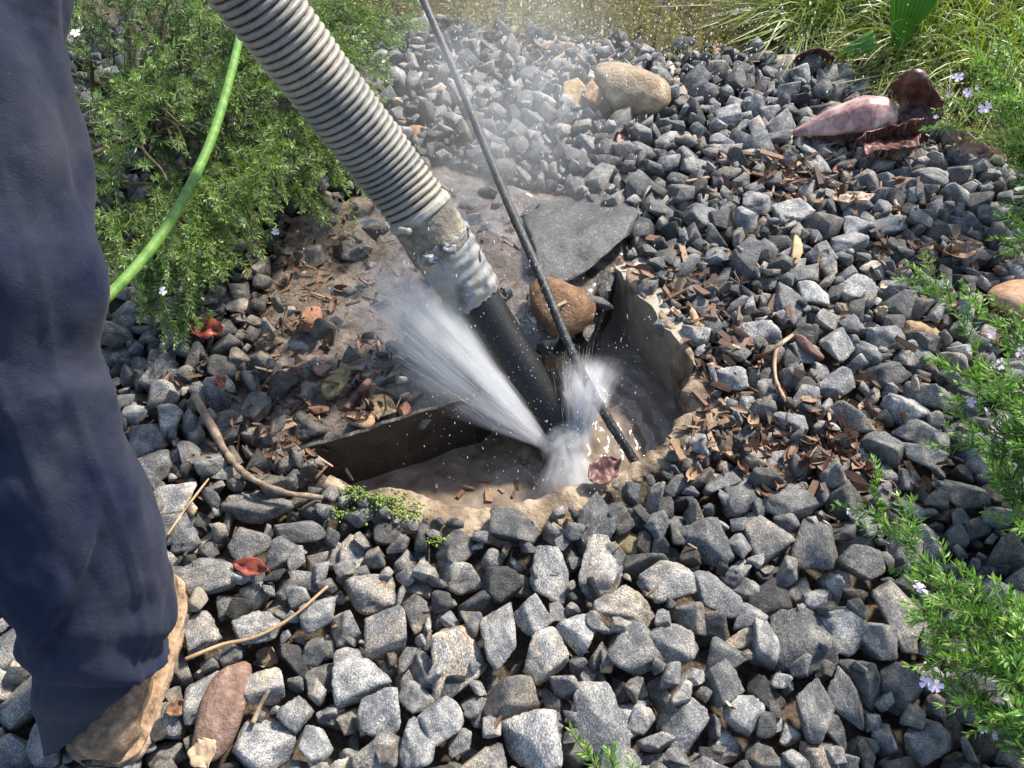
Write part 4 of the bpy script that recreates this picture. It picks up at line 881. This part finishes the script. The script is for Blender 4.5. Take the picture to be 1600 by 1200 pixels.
def palm_leaf(a, b, wd, folds, label, curl):
    t = np.linspace(0, 1, 26); v = np.linspace(-1, 1, folds * 2 + 1); ax0 = b - a; L = np.linalg.norm(ax0); d = ax0 / L; s_ = np.cross(d, [0, -.6, .8]); s_ /= np.linalg.norm(s_); nrm = np.cross(s_, d)
    w = wd * np.interp(t, [0, .15, .6, .85, 1], [.06, .3, .8, .95, 1]); z = np.tile([0, 1], folds + 1)[:folds * 2 + 1] * .2
    S = a + (t * L)[:, None, None] * d + (w[:, None] * v[None])[..., None] * s_ + (z[None] * w[:, None] + curl * (1 - v[None] ** 2) * w[:, None] + .03 * np.sin(t[:, None] * 2))[..., None] * nrm
    root = empty('palm_leaf', tuple(a)); tag(root, label, 'leaf'); o = sheet('blade', S, M_PALM, .0012, root, {'v': np.tile((.25 + .5 * (z[None] > 0) + .1 * np.sin(t * 9)[:, None]).ravel(), 2)}); at_base(root, o); return root  # fold ridges coloured lighter than valleys: painted shading that makes the pleats show
palm_leaf(P(1398, 88, 2.40), P(1436, -60, 2.25), .085, 10, 'upright pleated green palm leaf in the long grass', .1)
palm_leaf(P(1303, 93, 2.40), P(1366, 68, 2.36), .030, 4, 'folded green palm leaf tip lying beside the small husk', .3)

# ------------------------------------------------------------------ palm bracts
def hairs(acc, pts, dirs, L, n):
    for k in range(n):
        i = int(rng.integers(len(pts))); b = pts[i]; d = dirs[i] + rng.normal(0, .45, 3); d /= np.linalg.norm(d); l = L * rng.uniform(.4, 1.2)
        p = np.array([b, b + d * l * .6 + rng.normal(0, .002, 3), b + d * l + rng.normal(0, .004, 3)]); s_ = np.cross(d, [.3, .8, .5]); s_ /= np.linalg.norm(s_); w = .0006
        V = np.array([p[0] + s_ * w, p[0] - s_ * w, p[1] + s_ * w, p[1] - s_ * w, p[2] + s_ * w * .3, p[2] - s_ * w * .3]); acc.add(V, [[0, 1, 3, 2], [2, 3, 5, 4]])
bb, bt = G(1392, 186, .05), G(1230, 205, .02)
u, v = np.meshgrid(np.linspace(0, 1, 50), np.linspace(-1, 1, 31), indexing='ij')
dax = bt - bb; Lx = np.linalg.norm(dax); dax /= Lx; sax = np.cross([0, 0, 1.], dax); sax /= np.linalg.norm(sax)
wv_ = .060 * np.interp(u, [0, .1, .3, .6, .9, 1], [.55, .85, 1, .72, .22, .02])
S = bb + (u * Lx)[..., None] * dax + (wv_ * np.sin(v * 1.45))[..., None] * sax + np.array([0, 0, 1.]) * (wv_ * 1.15 * np.cos(v * 1.5) + .006 * np.sin(u * 4) + .0025 * fbm(np.stack([u * 3, v * 9, u * 0], -1), 3, 2) - .012 * u)[..., None]
br = empty('palm_bract', tuple(bb)); tag(br, 'glossy pink pointed palm bract lying on the gravel at the top right', 'palm bract')
at_base(br, sheet('husk', S, M_BRACT, .004, br)); ha = Acc(); nearside = 0 if S[25, 0, 1] < S[25, -1, 1] else -1
hairs(ha, S[5:, nearside], np.tile([0, -.6, -.8], (45, 1)), .022, 500); at_base(br, ha.build('hairs', M_HAIR, br))['kind'] = 'stuff'
def curl_husk(ctrl, wds, twist, label, bowl, m=M_HUSK, hair=260):
    p = catmull(ctrl, 60); p, s = resample(p, 60); T, N, B = frames(p); q = np.linspace(0, 1, 60); w = np.interp(q, np.linspace(0, 1, len(wds)), wds); a = np.interp(q, np.linspace(0, 1, len(twist)), twist)
    sdv = np.cos(a)[:, None] * N + np.sin(a)[:, None] * B; nr = np.cross(T, sdv); v = np.linspace(-1, 1, 25)
    S = p[:, None] + (w[:, None] * np.sin(v * 1.3)[None])[..., None] * sdv[:, None] + (w[:, None] * bowl * np.cos(v * 1.4)[None])[..., None] * nr[:, None]
    S = S + (fbm(S * 26, 5, 3) * .010)[..., None] * nr[:, None]
    root = empty('palm_bract', tuple(p[0])); tag(root, label, 'palm bract'); at_base(root, sheet('husk', S, m, .004, root)); h_ = Acc()
    hairs(h_, np.vstack([S[:, 0], S[:, -1]]), np.vstack([-sdv, sdv]) * .4 + np.array([0, 0, -.5]), .02, hair); at_base(root, h_.build('hairs', M_HAIR, root))['kind'] = 'stuff'; return root
def leather(label, edges, m, seed, amp, hair, litter=False):
    # edges: rows of (px, py, z) running across; the sheet is lofted through the rows
    rows = [catmull([G(*q) for q in r], 40) for r in edges]; rows = np.array(rows); S = np.stack([catmull(rows[:, j], 44) for j in range(40)], 1)
    du = np.gradient(S, axis=0); dv = np.gradient(S, axis=1); N = np.cross(du, dv); N /= np.linalg.norm(N, axis=2)[..., None] + 1e-9
    S = S + N * (amp * fbm(S * 18, seed, 4) + .16 * amp * np.sin(S[..., 0] * 170 + 9 * fbm(S * 14, seed + 2, 3)) + .35 * amp * fbm(S * 60, seed + 8, 3))[..., None]
    jg = .012 * fbm(S * 60, seed + 5, 3); S[:2] += jg[:2, :, None] * du[:2] * 12; S[-2:] += jg[-2:, :, None] * du[-2:] * 12; S[:, :2] += jg[:, :2, None] * dv[:, :2] * 12; S[:, -2:] += jg[:, -2:, None] * dv[:, -2:] * 12
    root = empty('palm_bract', tuple(S[0, 0])); tag(root, label, 'palm bract'); at_base(root, sheet('husk', S, m, .004, root)); h_ = Acc()
    ed = np.vstack([S[0], S[-1], S[:, 0], S[:, -1]]); hairs(h_, ed, np.tile([0, -.3, -.7], (len(ed), 1)), .028, hair); at_base(root, h_.build('hairs', M_HAIR, root))['kind'] = 'stuff'
leather('dark maroon palm husk rearing up beside the pink bract', [[(1388, 138, .10), (1412, 118, .15), (1440, 112, .17), (1466, 150, .11)], [(1400, 150, .05), (1420, 132, .13), (1445, 128, .15), (1474, 170, .06)], [(1404, 186, .03), (1425, 160, .06), (1448, 160, .07), (1462, 196, .02)], [(1370, 206, .02), (1398, 192, .025), (1425, 188, .03), (1452, 215, .01)]], M_HUSK, 3, .016, 500)
leather('shredded maroon palm husk holding litter in front of the pink bract', [[(1338, 218, .045), (1355, 204, .06), (1400, 196, .07), (1444, 186, .09)], [(1345, 226, .02), (1370, 216, .02), (1405, 212, .02), (1440, 206, .03)], [(1352, 238, .04), (1378, 234, .05), (1410, 236, .055), (1436, 226, .075)]], M_HUSK, 7, .016, 500)
curl_husk([G(1244, 98, .02), G(1270, 92, .03), G(1302, 100, .02)], [.02, .04, .02], [.3, .2, .3], 'small brown palm husk at the edge of the long grass', -.6, hair=60)
curl_husk([G(1480, 200, .03), G(1505, 222, .04), G(1550, 245, .03)], [.012, .03, .012], [.3, .2, .3], 'pale palm husk half under the tall flowering shrub', -.5, M_BRACT, 60)

# ------------------------------------------------------------------ twigs, chips and leaves
def twig(name, pts, r0, r1, m, label, cat='twig', up=.012):
    c = []
    for q in pts:
        g = G(q[0], q[1], .02); z = height(g[0], g[1]) + up; c.append(G(q[0], q[1], z))
    p, s = resample(catmull(c, 60), 70)
    hz = np.array([height(x, y) for x, y, _ in p]) + r0 * .6 + (.004 if r0 < .004 else 0); hz = np.array([hz[max(0, i - 5):i + 6].max() for i in range(70)])
    for _ in range(3): hz = np.convolve(np.pad(hz, 5, mode='edge'), np.ones(11) / 11, 'valid')
    p = np.array([G(800 + FOC * x / depth_at(x, y, z), 600 - FOC * (y * SP + (z - CAM_H) * CP) / depth_at(x, y, z), h) for (x, y, z), h in zip(p, hz)])
    rd = np.linspace(r0, r1, 70) * (1 + .22 * vnoise(np.c_[s * 60, s * 0, s * 0], 3))
    return tag(tube(name, p, rd, m, None, 8), label, cat)
twig('twig', [(304, 618), (332, 668), (352, 705), (385, 742), (440, 768), (505, 778)], .0085, .0045, M_TWIG, 'crooked bare grey twig on the stones left of the pit')
twig('straw', [(290, 1030), (345, 1008), (400, 995), (455, 965), (512, 916)], .0034, .0022, M_STRAW, 'long thin tan stem on the gravel right of the boot', 'stem', .022)
twig('straw', [(262, 836), (290, 795), (326, 748)], .0026, .0018, M_STRAW, 'short thin tan stem beside the trouser leg', 'stem', .022)
twig('twig', [(1238, 524), (1213, 548), (1212, 590), (1228, 628)], .0045, .003, M_STRAW, 'hooked pale twig on the gravel right of the pit', 'twig', .016)
twig('twig', [(1170, 566), (1200, 550), (1238, 524)], .004, .0045, M_TWIG, 'thin brown twig joining the hooked pale twig', 'twig', .016)
twig('bark_strip', [(542, 640), (562, 612), (590, 580)], .009, .006, M_WOODRED, 'dark red bark strip lying in the mud near the pit', 'bark')
twig('twig', [(395, 1130), (408, 1100), (420, 1078)], .0045, .003, M_TWIG, 'short brown stick beside the long reddish cobble')
twig('twig', [(1392, 300), (1400, 320), (1408, 345)], .006, .004, M_STRAW, 'small curved tan stick below the palm husks')
def block(name, px, py, w_, h_, deg, m, label, cat, seed, up=.0, tilt=10):
    c = G(px, py, .02); z = height(c[0], c[1]); c = G(px, py, z); d = depth_at(*c); a = w_ / 2 * d / FOC; b = h_ / 2 * d / FOC * 1.15
    V, F = stone_shape(800 + seed, 3, 30, 9, (1, 1, 1), .03); V = V / V.max(0) * np.array([a, b, min(a, b) * .7])
    V[:, 0] *= 1 + .12 * vnoise(V * 60, seed)
    o = link(name, mesh_np(name, V, F), m); o.location = (c[0], c[1], z + min(a, b) * .45 + up); o.rotation_euler = (math.radians(tilt), math.radians(6), math.radians(deg)); return tag(o, label, cat)
block('wood_chip', 1262, 546, 20, 52, 38, M_WOODRED, 'reddish bark chunk on the gravel right of the hooked twig', 'wood chip', 1)
block('wood_chip', 1243, 397, 18, 52, -12, M_WOODPALE, 'pale yellow wood chip standing on the gravel', 'wood chip', 2, .006)
block('wood_chip', 1302, 640, 26, 44, -8, M_WOODRED, 'square brown bark lump in the leaf litter', 'wood chip', 3)
block('wood_chip', 1085, 497, 14, 34, 15, M_STRAW, 'orange brown wood chip by the concrete wall top', 'wood chip', 4)
block('wood_chip', 1375, 487, 34, 12, 25, M_WOODPALE, 'small tan wood chip behind the ochre rock', 'wood chip', 5)
block('wood_chip', 948, 1043, 22, 18, 10, M_OCHRE, 'small orange chip between the foreground stones', 'wood chip', 6)
def dead_leaf(px, py, w_, h_, deg, m, label, curl, seed, v=.5):
    c = G(px, py, .02); z = height(c[0], c[1]); c = G(px, py, z + .015); d = depth_at(*c); L = w_ / 2 * d / FOC; W = h_ / 2 * d / FOC * 1.3
    t, q = np.meshgrid(np.linspace(-1, 1, 21), np.linspace(-1, 1, 11), indexing='ij'); ww = W * np.clip((1 - np.abs(t) ** 1.6), 0, 1) ** .8 * (1 + .35 * fbm(np.stack([t * 3, np.sign(q) * 2, t * 0 + seed], -1), seed + 3, 3)) * (1 - .25 * t) + .0005
    S = np.stack([t * L, q * ww, curl * .55 * W * np.abs(q) ** 1.3 + .12 * L * t ** 2 * curl + .5 * W * fbm(np.stack([t * 2, q * 2, t * 0 + seed], -1), seed, 3)], -1)
    o = sheet('dead_leaf', S, m, .0012, None, {'v': np.full(2 * t.size, v)}); o.location = tuple(c); o.rotation_euler = (math.radians(8), math.radians(-6), math.radians(deg)); return tag(o, label, 'leaf')
dead_leaf(327, 516, 56, 30, -8, M_LEAFRED, 'shiny dark red dead leaf under the shrub', .5, 1)
dead_leaf(345, 597, 22, 18, 40, M_LEAFRED, 'small bright red leaf on wet stones left of the mud', .6, 2)
dead_leaf(395, 888, 64, 22, -15, M_LEAFRED, 'curled red dead leaf on the gravel right of the trouser leg', .9, 3)
dead_leaf(945, 735, 62, 34, 35, M_HUSK, 'dark brown leathery leaf hanging over the pit rim', .3, 4)
dead_leaf(421, 1030, 40, 24, -30, M_LITTER, 'grey tan curled leaf above the long reddish cobble', .9, 5, .9)
dead_leaf(318, 1178, 50, 34, -60, M_LITTER, 'spotted tan leaf at the bottom edge beside the boot', .3, 6, .95)
dead_leaf(1325, 75 + 235, 36, 14, 20, M_LITTER, 'tan slender leaf among wood chips below the palm husks', .4, 7, .9)
dead_leaf(1352, 308, 30, 12, 15, M_LITTER, 'pale narrow leaf right of the wood chip patch', .4, 8, 1.0)
dead_leaf(1470, 745, 40, 18, 20, M_LITTER, 'orange tan curled leaf left of the flowering shrub', .8, 9, .85)
dead_leaf(1500, 395, 60, 24, 5, M_LITTER, 'crumpled brown leaf near the right edge above the cobble', .9, 10, .7)
dead_leaf(280, 1105, 40, 20, 20, M_LITTER, 'brown leaf between the boot and the reddish cobble', .5, 11, .5)
dead_leaf(870, 60 + 20, 70, 30, 5, M_LITTER, 'flat brown leaf on the gravel at the back', .3, 12, .8)

chips, lit = Acc(), Acc()
BOX = np.array([[0, 1, 3, 2], [4, 6, 7, 5], [0, 4, 5, 1], [2, 3, 7, 6], [0, 2, 6, 4], [1, 5, 7, 3]])
CUBE = np.array([[x, y, z] for x in (-1, 1) for y in (-1, 1) for z in (-1, 1)], float)
def chip_patch(px, py, sx, sy, n, lo=.008, hi=.03, leaf=.3, vmean=.5, sink=0.0, wetmud=False):
    for _ in range(n):
        a, b = rng.normal(px, sx), rng.normal(py, sy); g = G(a, b, .02)
        i, j = cell(g[0], g[1])
        if not (3 < i < H.shape[0] - 4 and 3 < j < H.shape[1] - 4) or dpit[i, j] < .004: continue
        z = H[i - 1:i + 2, j - 1:j + 2].mean(); g = G(a, b, z)
        R = np.array(Euler((rng.normal(0, .45), rng.normal(0, .4), rng.uniform(0, 6.28))).to_matrix()); L = rng.uniform(lo, hi)
        if rng.random() < leaf:
            t, q = np.meshgrid(np.linspace(-1, 1, 7), np.linspace(-1, 1, 4), indexing='ij'); W = L * rng.uniform(.25, .5); cu = rng.uniform(.2, 1.4)
            V = np.stack([t * L, q * W * np.sqrt(1.02 - t ** 2), cu * W * q ** 2 + .3 * L * t ** 2 * rng.normal(0, .6)], -1).reshape(-1, 3) @ R.T
            lit.add(V + g + np.array([0, 0, .004 - sink]), gridF(7, 4), v=np.clip(rng.normal(vmean, .22), 0, 1))
        else:
            V = CUBE * np.array([L, L * rng.uniform(.08, .28), L * rng.uniform(.05, .12)]); V[:, 1] *= 1 + .5 * rng.normal(0, .5, 8); V[:, 0] *= 1 + rng.normal(0, .12, 8)
            V += rng.normal(0, .12, (8, 3)) * np.array([L * .3, L * .1, L * .05]); chips.add(V @ R.T + g + np.array([0, 0, .004 - sink]), BOX, v=np.clip(rng.normal(vmean - .05, .24), 0, 1))
for a in [(1300, 700, 55, 42, 210, .008, .024, .72, .42), (1120, 500, 45, 45, 150, .008, .032, .15, .45), (1060, 440, 30, 40, 60, .008, .03, .2, .4), (1170, 640, 40, 40, 60, .008, .025, .4, .5), (1120, 690, 50, 20, 60, .008, .025, .4, .5), (1190, 258, 55, 16, 110, .008, .03, .15, .55), (1290, 285, 60, 22, 140, .008, .028, .3, .55), (1350, 240, 40, 12, 50, .008, .02, .4, .5), (1388, 212, 16, 5, 40, .005, .014, .4, .5, -.03), (1470, 395, 60, 14, 70, .008, .028, .7, .6), (1440, 430, 90, 60, 60, .008, .026, .5, .5), (1330, 450, 120, 120, 90, .006, .022, .4, .5), (1180, 370, 60, 40, 60, .006, .024, .2, .45), (1210, 730, 60, 20, 60, .008, .024, .6, .5), (1370, 700, 40, 50, 70, .008, .024, .6, .5),
          (470, 420, 55, 60, 150, .004, .020, .2, .35, .005), (560, 520, 70, 80, 150, .003, .018, .2, .32, .005), (430, 560, 50, 80, 120, .004, .02, .3, .4, .004), (560, 630, 50, 25, 90, .004, .024, .2, .32, .004), (700, 330, 90, 50, 90, .003, .016, .2, .4, .005), (820, 380, 60, 60, 50, .005, .02, .2, .4, .004), (470, 690, 40, 30, 80, .005, .018, .3, .5, .003), (640, 470, 50, 60, 60, .006, .022, .1, .4, .003), (860, 70, 60, 16, 70, .01, .03, .7, .7), (1000, 90, 180, 15, 60, .008, .024, .6, .5), (800, 900, 350, 140, 60, .005, .014, .4, .5), (300, 700, 80, 90, 60, .005, .018, .4, .4)]: chip_patch(*a)
for _ in range(46):                                            # bits floating in the pit
    a, b = rng.uniform(560, 860), rng.uniform(660, 790); g = G(a, b, WATER_Z + .008); i, j = cell(g[0], g[1])
    if dpit[i, j] > -.02: continue
    L = rng.uniform(.004, .013); R = np.array(Euler((rng.normal(0, .15), rng.normal(0, .15), rng.uniform(0, 6.28))).to_matrix()); V = CUBE * np.array([L, L * rng.uniform(.2, .6), L * .15])
    V += rng.normal(0, .15, (8, 3)) * np.array([L, L * .3, L * .1]); chips.add(V @ R.T + g, BOX, v=np.clip(rng.normal(.5, .2), 0, 1))
tag(chips.build('wood_chips', M_CHIP, None, False), 'scattered brown bark chips and splinters on the gravel and mud', 'wood chips', kind='stuff')
tag(lit.build('leaf_litter', M_LITTER), 'curled brown leaf litter among the stones', 'leaf litter', kind='stuff')
# moss on the rim
ms = Acc()
for px, py, sx, sy, n in [(598, 784, 24, 10, 230), (640, 797, 14, 8, 90), (560, 770, 14, 8, 100), (680, 842, 8, 5, 60), (530, 800, 10, 5, 50)]:
    for _ in range(n):
        g = G(rng.normal(px, sx), rng.normal(py, sy), .016); D, Fi = ICO[1]; r = rng.uniform(.001, .003)
        g[2] = max(height(g[0], g[1]), .006) + rng.uniform(0, .005); ms.add(D * r * rng.uniform(.6, 1.3, 3) + g, Fi, v=np.clip(rng.normal(.5, .25), 0, 1))
tag(ms.build('moss', M_MOSS), 'small patch of bright green moss on the mortar rim', 'moss', kind='stuff')

# ------------------------------------------------------------------ water spray
NZ = P(872, 682, 1.63)
sp = Acc()
def jet(tx, ty, tt, spread, n, l0, l1, w0, w1, s0=0., s1=1., pw=1.0, NZ=None):
    tgt = P(tx, ty, tt); ax0 = tgt - NZ; L = np.linalg.norm(ax0)
    d = ax0[None] + rng.normal(0, 1, (n, 3)) * spread * L; d /= np.linalg.norm(d, axis=1)[:, None]
    f = s0 + (s1 - s0) * rng.random(n) ** pw; st = NZ + d * (f * L)[:, None] + rng.normal(0, .013, (n, 3)); st[:, 2] -= .10 * f ** 2 * .3
    ln = rng.uniform(l0, l1, n); wd = rng.uniform(w0, w1, n) * (.5 + .5 * (1 - f)); s_ = np.cross(d, rng.normal(0, 1, (n, 3))); s_ /= np.linalg.norm(s_, axis=1)[:, None]; q = np.cross(d, s_)
    a = st; b = st + d * ln[:, None]; m = st + d * (ln * .45)[:, None]
    V = np.stack([a, m + s_ * wd[:, None], m + (-.5 * s_ + .87 * q) * wd[:, None], m + (-.5 * s_ - .87 * q) * wd[:, None], b], 1).reshape(-1, 3)
    F = np.array([[0, 2, 1], [0, 3, 2], [0, 1, 3], [4, 1, 2], [4, 2, 3], [4, 3, 1]]); sp.add(V, (np.arange(n)[:, None, None] * 5 + F[None]).reshape(-1, 3))
NL, NR, NB = P(836, 682, 1.575), P(897, 676, 1.585), P(882, 700, 1.565)
jet(585, 425, 1.55, .06, 500, .06, .16, .0002, .0004, 0, .95, .9, NL)
jet(640, 520, 1.53, .075, 700, .05, .15, .0002, .0005, 0, 1.0, 1.0, NL)
jet(912, 575, 1.57, .15, 350, .03, .08, .0002, .0005, 0, 1.0, 1.0, NR)
jet(935, 630, 1.57, .25, 140, .02, .05, .0002, .0005, 0, 1.3, 1.0, NR)
jet(915, 775, 1.55, .18, 400, .04, .10, .0002, .0005, 0, 1.2, .9, NB)
jet(845, 775, 1.57, .18, 120, .03, .08, .0002, .0004, .1, 1.2, 1.0, NB)
tag(sp.build('water_spray', M_SPRAY), 'white fan of water blasting out under the black pipe', 'water spray', kind='stuff')
dr_ = Acc(); D, Fi = ICO[1]
def drops(n, px, py, sx, sy, t0, t1, r0, r1, st=1.0):
    for _ in range(n):
        a, b = rng.normal(px, sx), rng.normal(py, sy); g0 = G(a, b, .03); tmax = depth_at(*g0); t = min(rng.uniform(t0, t1), tmax - .02); r = r0 + (r1 - r0) * rng.random() ** 3
        dr_.add(D * r * np.array([1, 1, rng.uniform(1, st)]) + P(a, b, t), Fi)
drops(900, 1000, 60, 190, 60, 1.9, 2.7, .0006, .0022, 2.5)
drops(500, 800, 200, 140, 110, 1.6, 2.3, .0005, .0014, 5)
drops(250, 700, 420, 120, 90, 1.3, 1.7, .0004, .0011, 5)
drops(200, 880, 560, 90, 90, 1.4, 1.75, .0004, .0010, 4)
drops(260, 740, 590, 70, 60, 1.50, 1.60, .0002, .0009, 6)
drops(160, 920, 620, 35, 50, 1.50, 1.60, .0002, .0009, 6)
drops(120, 880, 740, 60, 25, 1.48, 1.56, .0002, .0009, 6)
tag(dr_.build('water_droplets', M_DROP), 'fine water droplets thrown up over the gravel', 'droplets', kind='stuff')

# mist hanging over the pit: closed bodies of thin air-borne water
def mist_mat(name, dens, nscale, lo, hi):
    m = bpy.data.materials.new(name); m.use_nodes = True; nt = m.node_tree; nt.nodes.remove(nt.nodes['Principled BSDF'])
    pv = nn(nt, 'ShaderNodeVolumePrincipled'); pv.inputs['Color'].default_value = (.995, .995, .995, 1); pv.inputs['Anisotropy'].default_value = .2
    co = objco(nt); ln = nn(nt, 'ShaderNodeVectorMath', operation='LENGTH'); nt.links.new(co, ln.inputs[0])
    mr = nn(nt, 'ShaderNodeMapRange', interpolation_type='SMOOTHERSTEP'); nt.links.new(ln.outputs['Value'], mr.inputs[0]); mr.inputs[1].default_value = hi; mr.inputs[2].default_value = lo; mr.inputs[3].default_value = 0; mr.inputs[4].default_value = 1
    nz_ = nn(nt, 'ShaderNodeMapRange'); nt.links.new(noise(nt, nscale, 3, .6, co), nz_.inputs[0]); nz_.inputs[1].default_value = .35; nz_.inputs[2].default_value = .7
    nt.links.new(math_n(nt, 'MULTIPLY', math_n(nt, 'MULTIPLY', mr.outputs[0], nz_.outputs[0]), dens), pv.inputs['Density'])
    nt.links.new(pv.outputs[0], nt.nodes['Material Output'].inputs['Volume']); return m
def mist(name, a, b, r, m, label):
    a, b = np.array(a), np.array(b); d = b - a; L = np.linalg.norm(d); o = link(name, mesh_np(name, *ICO[3]), m); o.location = tuple((a + b) / 2)
    o.rotation_euler = Vector(d).to_track_quat('X', 'Z').to_euler(); o.scale = (L / 2 + r * .6, r, r); tag(o, label, 'mist', kind='stuff')
mist('mist', G(740, 340, .10), G(830, 40, .30), .42, mist_mat('mist_air', 1.25, 2.2, .15, 1.0), 'thin mist drifting over the mud and the gravel behind the pit')
mist('mist', P(862, 706, 1.565), P(912, 680, 1.565), .052, mist_mat('mist_burst', 190, 2.6, .0, 1.0), 'bright white burst of water at the mouth of the black pipe')
def jet_mat(name, D0, k, freq):
    m = bpy.data.materials.new(name); m.use_nodes = True; nt = m.node_tree; nt.nodes.remove(nt.nodes['Principled BSDF'])
    pv = nn(nt, 'ShaderNodeVolumePrincipled'); pv.inputs['Color'].default_value = (.995, .995, .995, 1); pv.inputs['Anisotropy'].default_value = 0
    sep = nn(nt, 'ShaderNodeSeparateXYZ'); nt.links.new(objco(nt), sep.inputs[0]); x, y, z = sep.outputs
    xs = math_n(nt, 'ADD', math_n(nt, 'MAXIMUM', x, 0.0), .10)
    ay = math_n(nt, 'DIVIDE', y, xs); az = math_n(nt, 'DIVIDE', z, xs)
    q = math_n(nt, 'DIVIDE', math_n(nt, 'SQRT', math_n(nt, 'ADD', math_n(nt, 'MULTIPLY', ay, ay), math_n(nt, 'MULTIPLY', az, az))), k)
    cv = nn(nt, 'ShaderNodeCombineXYZ'); nt.links.new(math_n(nt, 'MULTIPLY', ay, freq), cv.inputs[0]); nt.links.new(math_n(nt, 'MULTIPLY', az, freq), cv.inputs[1]); nt.links.new(math_n(nt, 'MULTIPLY', x, 2.2), cv.inputs[2])
    st = nn(nt, 'ShaderNodeMapRange', interpolation_type='SMOOTHSTEP'); nt.links.new(noise(nt, 1.0, 4, .65, cv.outputs[0]), st.inputs[0]); st.inputs[1].default_value = .36; st.inputs[2].default_value = .68; st.inputs[3].default_value = .06
    lump = nn(nt, 'ShaderNodeMapRange'); nt.links.new(noise(nt, 5, 4, .6, objco(nt)), lump.inputs[0]); lump.inputs[1].default_value = .35; lump.inputs[2].default_value = .62; lump.inputs[3].default_value = .35
    fall = nn(nt, 'ShaderNodeMapRange', interpolation_type='SMOOTHSTEP'); nt.links.new(q, fall.inputs[0]); fall.inputs[1].default_value = 1.0; fall.inputs[2].default_value = .0
    end = nn(nt, 'ShaderNodeMapRange', interpolation_type='SMOOTHSTEP'); nt.links.new(x, end.inputs[0]); end.inputs[1].default_value = 1.0; end.inputs[2].default_value = .25
    d = math_n(nt, 'MULTIPLY', math_n(nt, 'MULTIPLY', fall.outputs[0], end.outputs[0]), math_n(nt, 'MULTIPLY', st.outputs[0], lump.outputs[0]))
    nt.links.new(math_n(nt, 'MULTIPLY', math_n(nt, 'DIVIDE', d, xs), D0), pv.inputs['Density'])
    nt.links.new(pv.outputs[0], nt.nodes['Material Output'].inputs['Volume']); return m
def jet_body(a, b, k, D0, freq, label):
    d = np.array(b) - np.array(a); L = np.linalg.norm(d); xs = np.linspace(0, 1, 12); path = np.c_[xs, xs * 0, xs * 0]
    V, F = sweep(path, (xs + .10) * k * 1.03, 24); o = obj('spray_jet', V, quads_clean(F), jet_mat('jet_water', D0, k, freq)); o.location = tuple(a); o.scale = (L, L, L)
    o.rotation_euler = Vector(d).to_track_quat('X', 'Z').to_euler(); tag(o, label, 'water spray', kind='stuff')
jet_body(P(858, 702, 1.585), P(565, 410, 1.54), .24, 130, 12, 'soft white fan of water blown up and left from the pipe mouth')
jet_body(P(856, 700, 1.58), P(610, 560, 1.53), .20, 75, 11, 'lower edge of the white fan of water left of the pipe mouth')
jet_body(P(900, 716, 1.585), P(925, 550, 1.57), .38, 230, 7, 'narrow white plume of water right of the pipe mouth')
jet_body(P(880, 676, 1.57), P(900, 800, 1.53), .68, 120, 6, 'white curtain of water falling from the pipe mouth towards the near rim')
